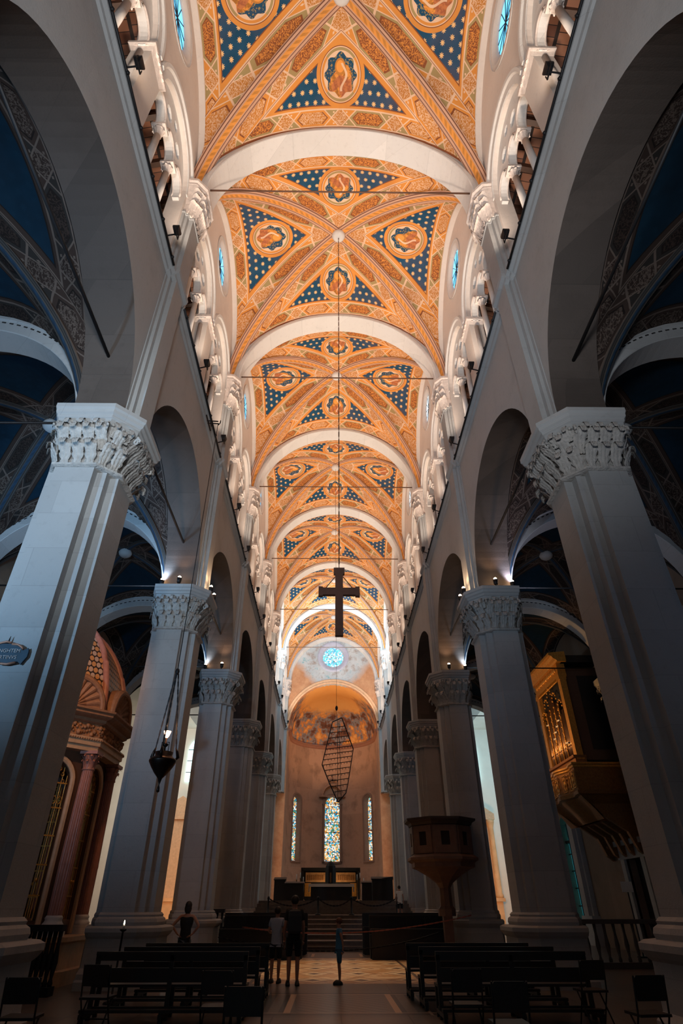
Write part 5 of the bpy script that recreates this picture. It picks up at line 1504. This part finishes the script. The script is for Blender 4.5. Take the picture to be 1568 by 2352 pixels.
# ------------------------------------------------------------------ people
def skin(name, nodes, edges, mat, parent, sub=2):
    # nodes: {key: (x,y,z,rx,ry)}
    keys = list(nodes); idx = {k: i for i, k in enumerate(keys)}
    me = bpy.data.meshes.new(name); me.from_pydata([nodes[k][:3] for k in keys], [(idx[a], idx[b]) for a, b in edges], [])
    o = bpy.data.objects.new(name, me); COL.objects.link(o)
    sk = o.modifiers.new('skin', 'SKIN'); sk.use_smooth_shade = True
    for k, v in zip(keys, me.skin_vertices[0].data): 
        n = nodes[k]; v.radius = (n[3], n[4] if len(n) > 4 else n[3])
    me.skin_vertices[0].data[0].use_root = True
    sb = o.modifiers.new('sub', 'SUBSURF'); sb.levels = sub; sb.render_levels = sub
    dg = bpy.context.evaluated_depsgraph_get(); m2 = bpy.data.meshes.new_from_object(o.evaluated_get(dg))
    bpy.data.objects.remove(o); m2.materials.clear(); m2.materials.append(mat)
    for p in m2.polygons: p.use_smooth = True
    o = bpy.data.objects.new(name, m2); COL.objects.link(o); setpar(o, parent); return o
SK = plain('skin', (.42, .21, .14), .6, 0, .05)
def person(label, loc, rz, H, arms, shirt, legs_, hair, shoe, shorts=True, long_hair=False, sleeve=.5, extra=None):
    t = thing('person', label, 'person', loc, rz); k = H/1.75
    def N(x, y, z, r, r2=None): return (x*k, y*k, z*k, r*k, (r2 or r)*k)
    n = {'pel': N(0, 0, .95, .13, .10), 'wa': N(0, 0, 1.10, .115, .09), 'ch': N(0, .0, 1.30, .14, .10), 'nk0': N(0, .0, 1.43, .09, .075), 'nk': N(0, .01, 1.485, .058), 'hd0': N(0, .02, 1.54, .066, .075), 'hd1': N(0, .02, 1.62, .082, .098), 'hd2': N(0, .01, 1.69, .066, .08)}
    e = [('pel', 'wa'), ('wa', 'ch'), ('ch', 'nk0'), ('nk0', 'nk'), ('nk', 'hd0'), ('hd0', 'hd1'), ('hd1', 'hd2')]
    for s, S in ((-1, 'l'), (1, 'r')):
        n.update({'hp'+S: N(s*.09, 0, .90, .085), 'kn'+S: N(s*.10, .01, .50, .055), 'cf'+S: N(s*.10, -.01, .34, .055), 'an'+S: N(s*.10, -.01, .09, .035), 'to'+S: N(s*.12, .14, .03, .03)})
        e += [('pel', 'hp'+S), ('hp'+S, 'kn'+S), ('kn'+S, 'cf'+S), ('cf'+S, 'an'+S), ('an'+S, 'to'+S)]
        sh, el, wr, hn = arms[s]
        n.update({'sh'+S: N(s*.17, 0, 1.40, .05), 'el'+S: N(*el, .04), 'wr'+S: N(*wr, .027), 'pa'+S: N(*hn, .032, .016)})
        e += [('ch', 'sh'+S), ('sh'+S, 'el'+S), ('el'+S, 'wr'+S), ('wr'+S, 'pa'+S)]
    body = skin('body', n, e, SK, t)
    # hands: five fingers each
    for s in (-1, 1):
        wr, hn = Vector(arms[s][2])*k, Vector(arms[s][3])*k; d = (hn-wr).normalized(); sd = d.cross(Vector((s, .3, 0))).normalized()
        mb = MB()
        for q in range(4):
            b = hn + sd*(q-1.5)*.02*k + d*.02*k; L = (.06, .07, .066, .05)[q]*k; bend = Vector((-s, 0, 0))*.02*k
            mb.tube([b, b+d*L*.5, b+d*L*.85+bend*.6, b+d*L+bend*1.4], [.009*k, .0085*k, .008*k, .006*k], 6)
        b = hn - d*.02*k - sd*.03*k; mb.tube([b, b - sd*.02*k + d*.025*k, b - sd*.025*k + d*.05*k], [.011*k, .010*k, .007*k], 6)
        mb.build('hand', SK, t)
    # face
    mb = MB(); c = Vector((0, .02, 1.61))*k
    mb.tube([c+Vector((0, .085, .02))*k, c+Vector((0, .108, -.012))*k, c+Vector((0, .088, -.02))*k], [.008*k, .014*k, .01*k], 6)
    for s in (-1, 1): mb.ball(c+Vector((s*.078, -.005, -.005))*k, .022*k, 8, sc=(.4, .8, 1.3))
    mb.build('face_features', SK, t)
    mb = MB()
    for s in (-1, 1): mb.ball(c+Vector((s*.03, .085, .012))*k, .009*k, 6)
    mb.tube([c+Vector((-.022, .088, -.045))*k, c+Vector((.022, .088, -.045))*k], .005*k, 6); mb.build('eyes_and_mouth', M['dark_wood'], t)
    # hair
    mb = MB(); mb.ball(c+Vector((0, -.018, .035))*k, .106*k, 14, sc=(.94, 1.04, .98))
    if long_hair: mb.ball(c+Vector((0, -.05, -.04))*k, .105*k, 12, sc=(1.0, .7, 1.3))
    mb.build('hair', hair, t)
    # shirt
    g = .034
    n2 = {a: (v[0], v[1], v[2], v[3]+g*k, v[4]+g*k) for a, v in n.items() if a in ('pel', 'wa', 'ch', 'nk0', 'shl', 'shr')}
    n2['hem'] = N(0, 0, .86, .165, .135)
    e2 = [('ch', 'wa'), ('wa', 'pel'), ('pel', 'hem'), ('ch', 'nk0'), ('ch', 'shl'), ('ch', 'shr')]
    if sleeve > 0:
        for s, S in ((-1, 'l'), (1, 'r')):
            p = Vector(n['sh'+S][:3]).lerp(Vector(n['el'+S][:3]), sleeve); n2['sl'+S] = (p.x, p.y, p.z, .058*k, .058*k); e2.append(('sh'+S, 'sl'+S))
    skin('shirt', n2, e2, shirt, t)
    n3 = {'pel': N(0, 0, .97, .155, .125)}; e3 = []
    for s, S in ((-1, 'l'), (1, 'r')):
        z1 = .52 if shorts else .10
        n3['a'+S] = N(s*.10, 0, .80, .10); n3['b'+S] = N(s*.105, 0, z1+.1, .085 if shorts else .06); n3['c'+S] = N(s*.105, 0, z1, .085 if shorts else .065)
        e3 += [('pel', 'a'+S), ('a'+S, 'b'+S), ('b'+S, 'c'+S)]
    skin('trousers', n3, e3, legs_, t)
    for s in (-1, 1):
        mb = MB(); mb.loft([[(s*.11*k + x*wx*k, (.05 + y*ly)*k, z*k) for x, y in ((-1, -1), (-.6, -1.25), (.6, -1.25), (1, -1), (1, .6), (.6, 1.2), (-.6, 1.2), (-1, .6))] for wx, ly, z in ((.048, .125, 0), (.05, .13, .03), (.045, .11, .06), (.03, .05, .11))], 0, True); mb.build('shoe', shoe, t)
    if extra: extra(t, k)
    return t
down = lambda s: ((0, 0, 0), (s*.22, -.02, 1.13), (s*.23, .04, .90), (s*.235, .06, .83))
navy = plain('black_cloth', (.014, .016, .019), .9); den = plain('denim', (.05, .10, .16), .8, 0, .2, 12)
dh = plain('dark_hair', (.02, .013, .01), .6); blk = plain('black_shoe', (.012, .012, .012), .5)
hips = lambda s: ((0, 0, 0), (s*.37, -.10, 1.17), (s*.22, -.06, 1.00), (s*.16, -.10, .96))
person('person in sleeveless black top and blue jeans with both hands on hips', (-4.15, 19.4, 0), 0, 1.72, {-1: hips(-1), 1: hips(1)}, navy, den, dh, blk, shorts=False, long_hair=True, sleeve=0)
holdl = lambda s: ((0, 0, 0), (s*.24, .0, 1.14), (s*.15, .18, 1.12), (s*.08, .24, 1.16))
def pack(t, k):
    mb = MB(); mb.loft([[(x*sc*k, (-.20+y*sc)*k, z*k) for x, y in ((-.16, -.09), (.16, -.09), (.17, .07), (-.17, .07))] for sc, z in ((.8, .98), (1, 1.03), (1, 1.32), (.85, 1.42), (.5, 1.45))]); mb.build('backpack', plain('dark_backpack', (.02, .024, .03), .6), t)
person('person in white shirt and dark shorts standing left of the tall dark figure', (-1.58, 18.5, 0), -.2, 1.60, {-1: holdl(-1), 1: down(1)}, plain('white_shirt', (.34, .40, .52), .8), navy, dh, blk, sleeve=.6)
person('tall person in black clothes with a backpack and shorts, seen from behind', (-1.10, 17.95, 0), .1, 1.84, {-1: down(-1), 1: down(1)}, navy, navy, dh, blk, sleeve=.7, extra=pack)
dn2 = lambda s: ((0, 0, 0), (s*.20, -.10, 1.13), (s*.21, -.12, .92), (s*.21, -.10, .85))
person('boy in blue T-shirt and blue shorts standing side-on in the lit middle of the floor', (.05, 18.2, 0), PI/2, 1.36, {-1: dn2(-1), 1: dn2(1)}, plain('blue_shirt', (.07, .24, .42), .8), plain('blue_shorts', (.04, .14, .24), .8), plain('auburn_hair', (.10, .035, .02), .6), blk, sleeve=.45)
person('person in white top standing far back beside the right choir pier', (3.55, 36.8, 1.02), 0, 1.5, {-1: down(-1), 1: down(1)}, M['white_wall'], navy, dh, blk)
# ------------------------------------------------------------------ small things
t = thing('candle_stand', 'dark stand with one small lit votive candle beside the second left pier', 'candle stand', (-4.55, 14.9, 0))
mb = MB(); mb.lathe([(.16, 0), (.14, .03), (.02, .06), (.02, 1.15), (.07, 1.18), (.07, 1.2)], 12); mb.build('stand', M['iron'], t)
mb = MB(); mb.lathe([(.022, 1.2), (.022, 1.27)], 8); mb.build('candle', M['cloth'], t)
mb = MB(); mb.lathe([(.004, 1.27), (.014, 1.30), (.003, 1.35)], 8); mb.build('flame', M['bulb'], t)
t = thing('notice', 'small white notice on a stand before the brown wall of the right aisle', 'notice', (11.6, 26.9, 0))
mb = MB(); mb.box(-.02, .02, -.02, .02, 0, 2.1); mb.box(-.18, .18, -.12, .12, 0, .04); mb.build('pole', M['iron'], t)
mb = MB(); mb.box(-.22, .22, -.04, -.02, 2.05, 2.4); mb.build('sheet', M['cloth'], t)
t = thing('wainscot', 'dark wooden panelling low on the right aisle wall', 'panelling', (XO-.12, 23.6, 0))
mb = MB(); mb.box(0, .12, -3.0, 3.0, 0, 1.9); mb.build('board', M['dark_wood'], t)
mb = MB(); mb.box(-.06, .12, -3.05, 3.05, 1.9, 2.0); mb.build('cap', M['dark_wood'], t)
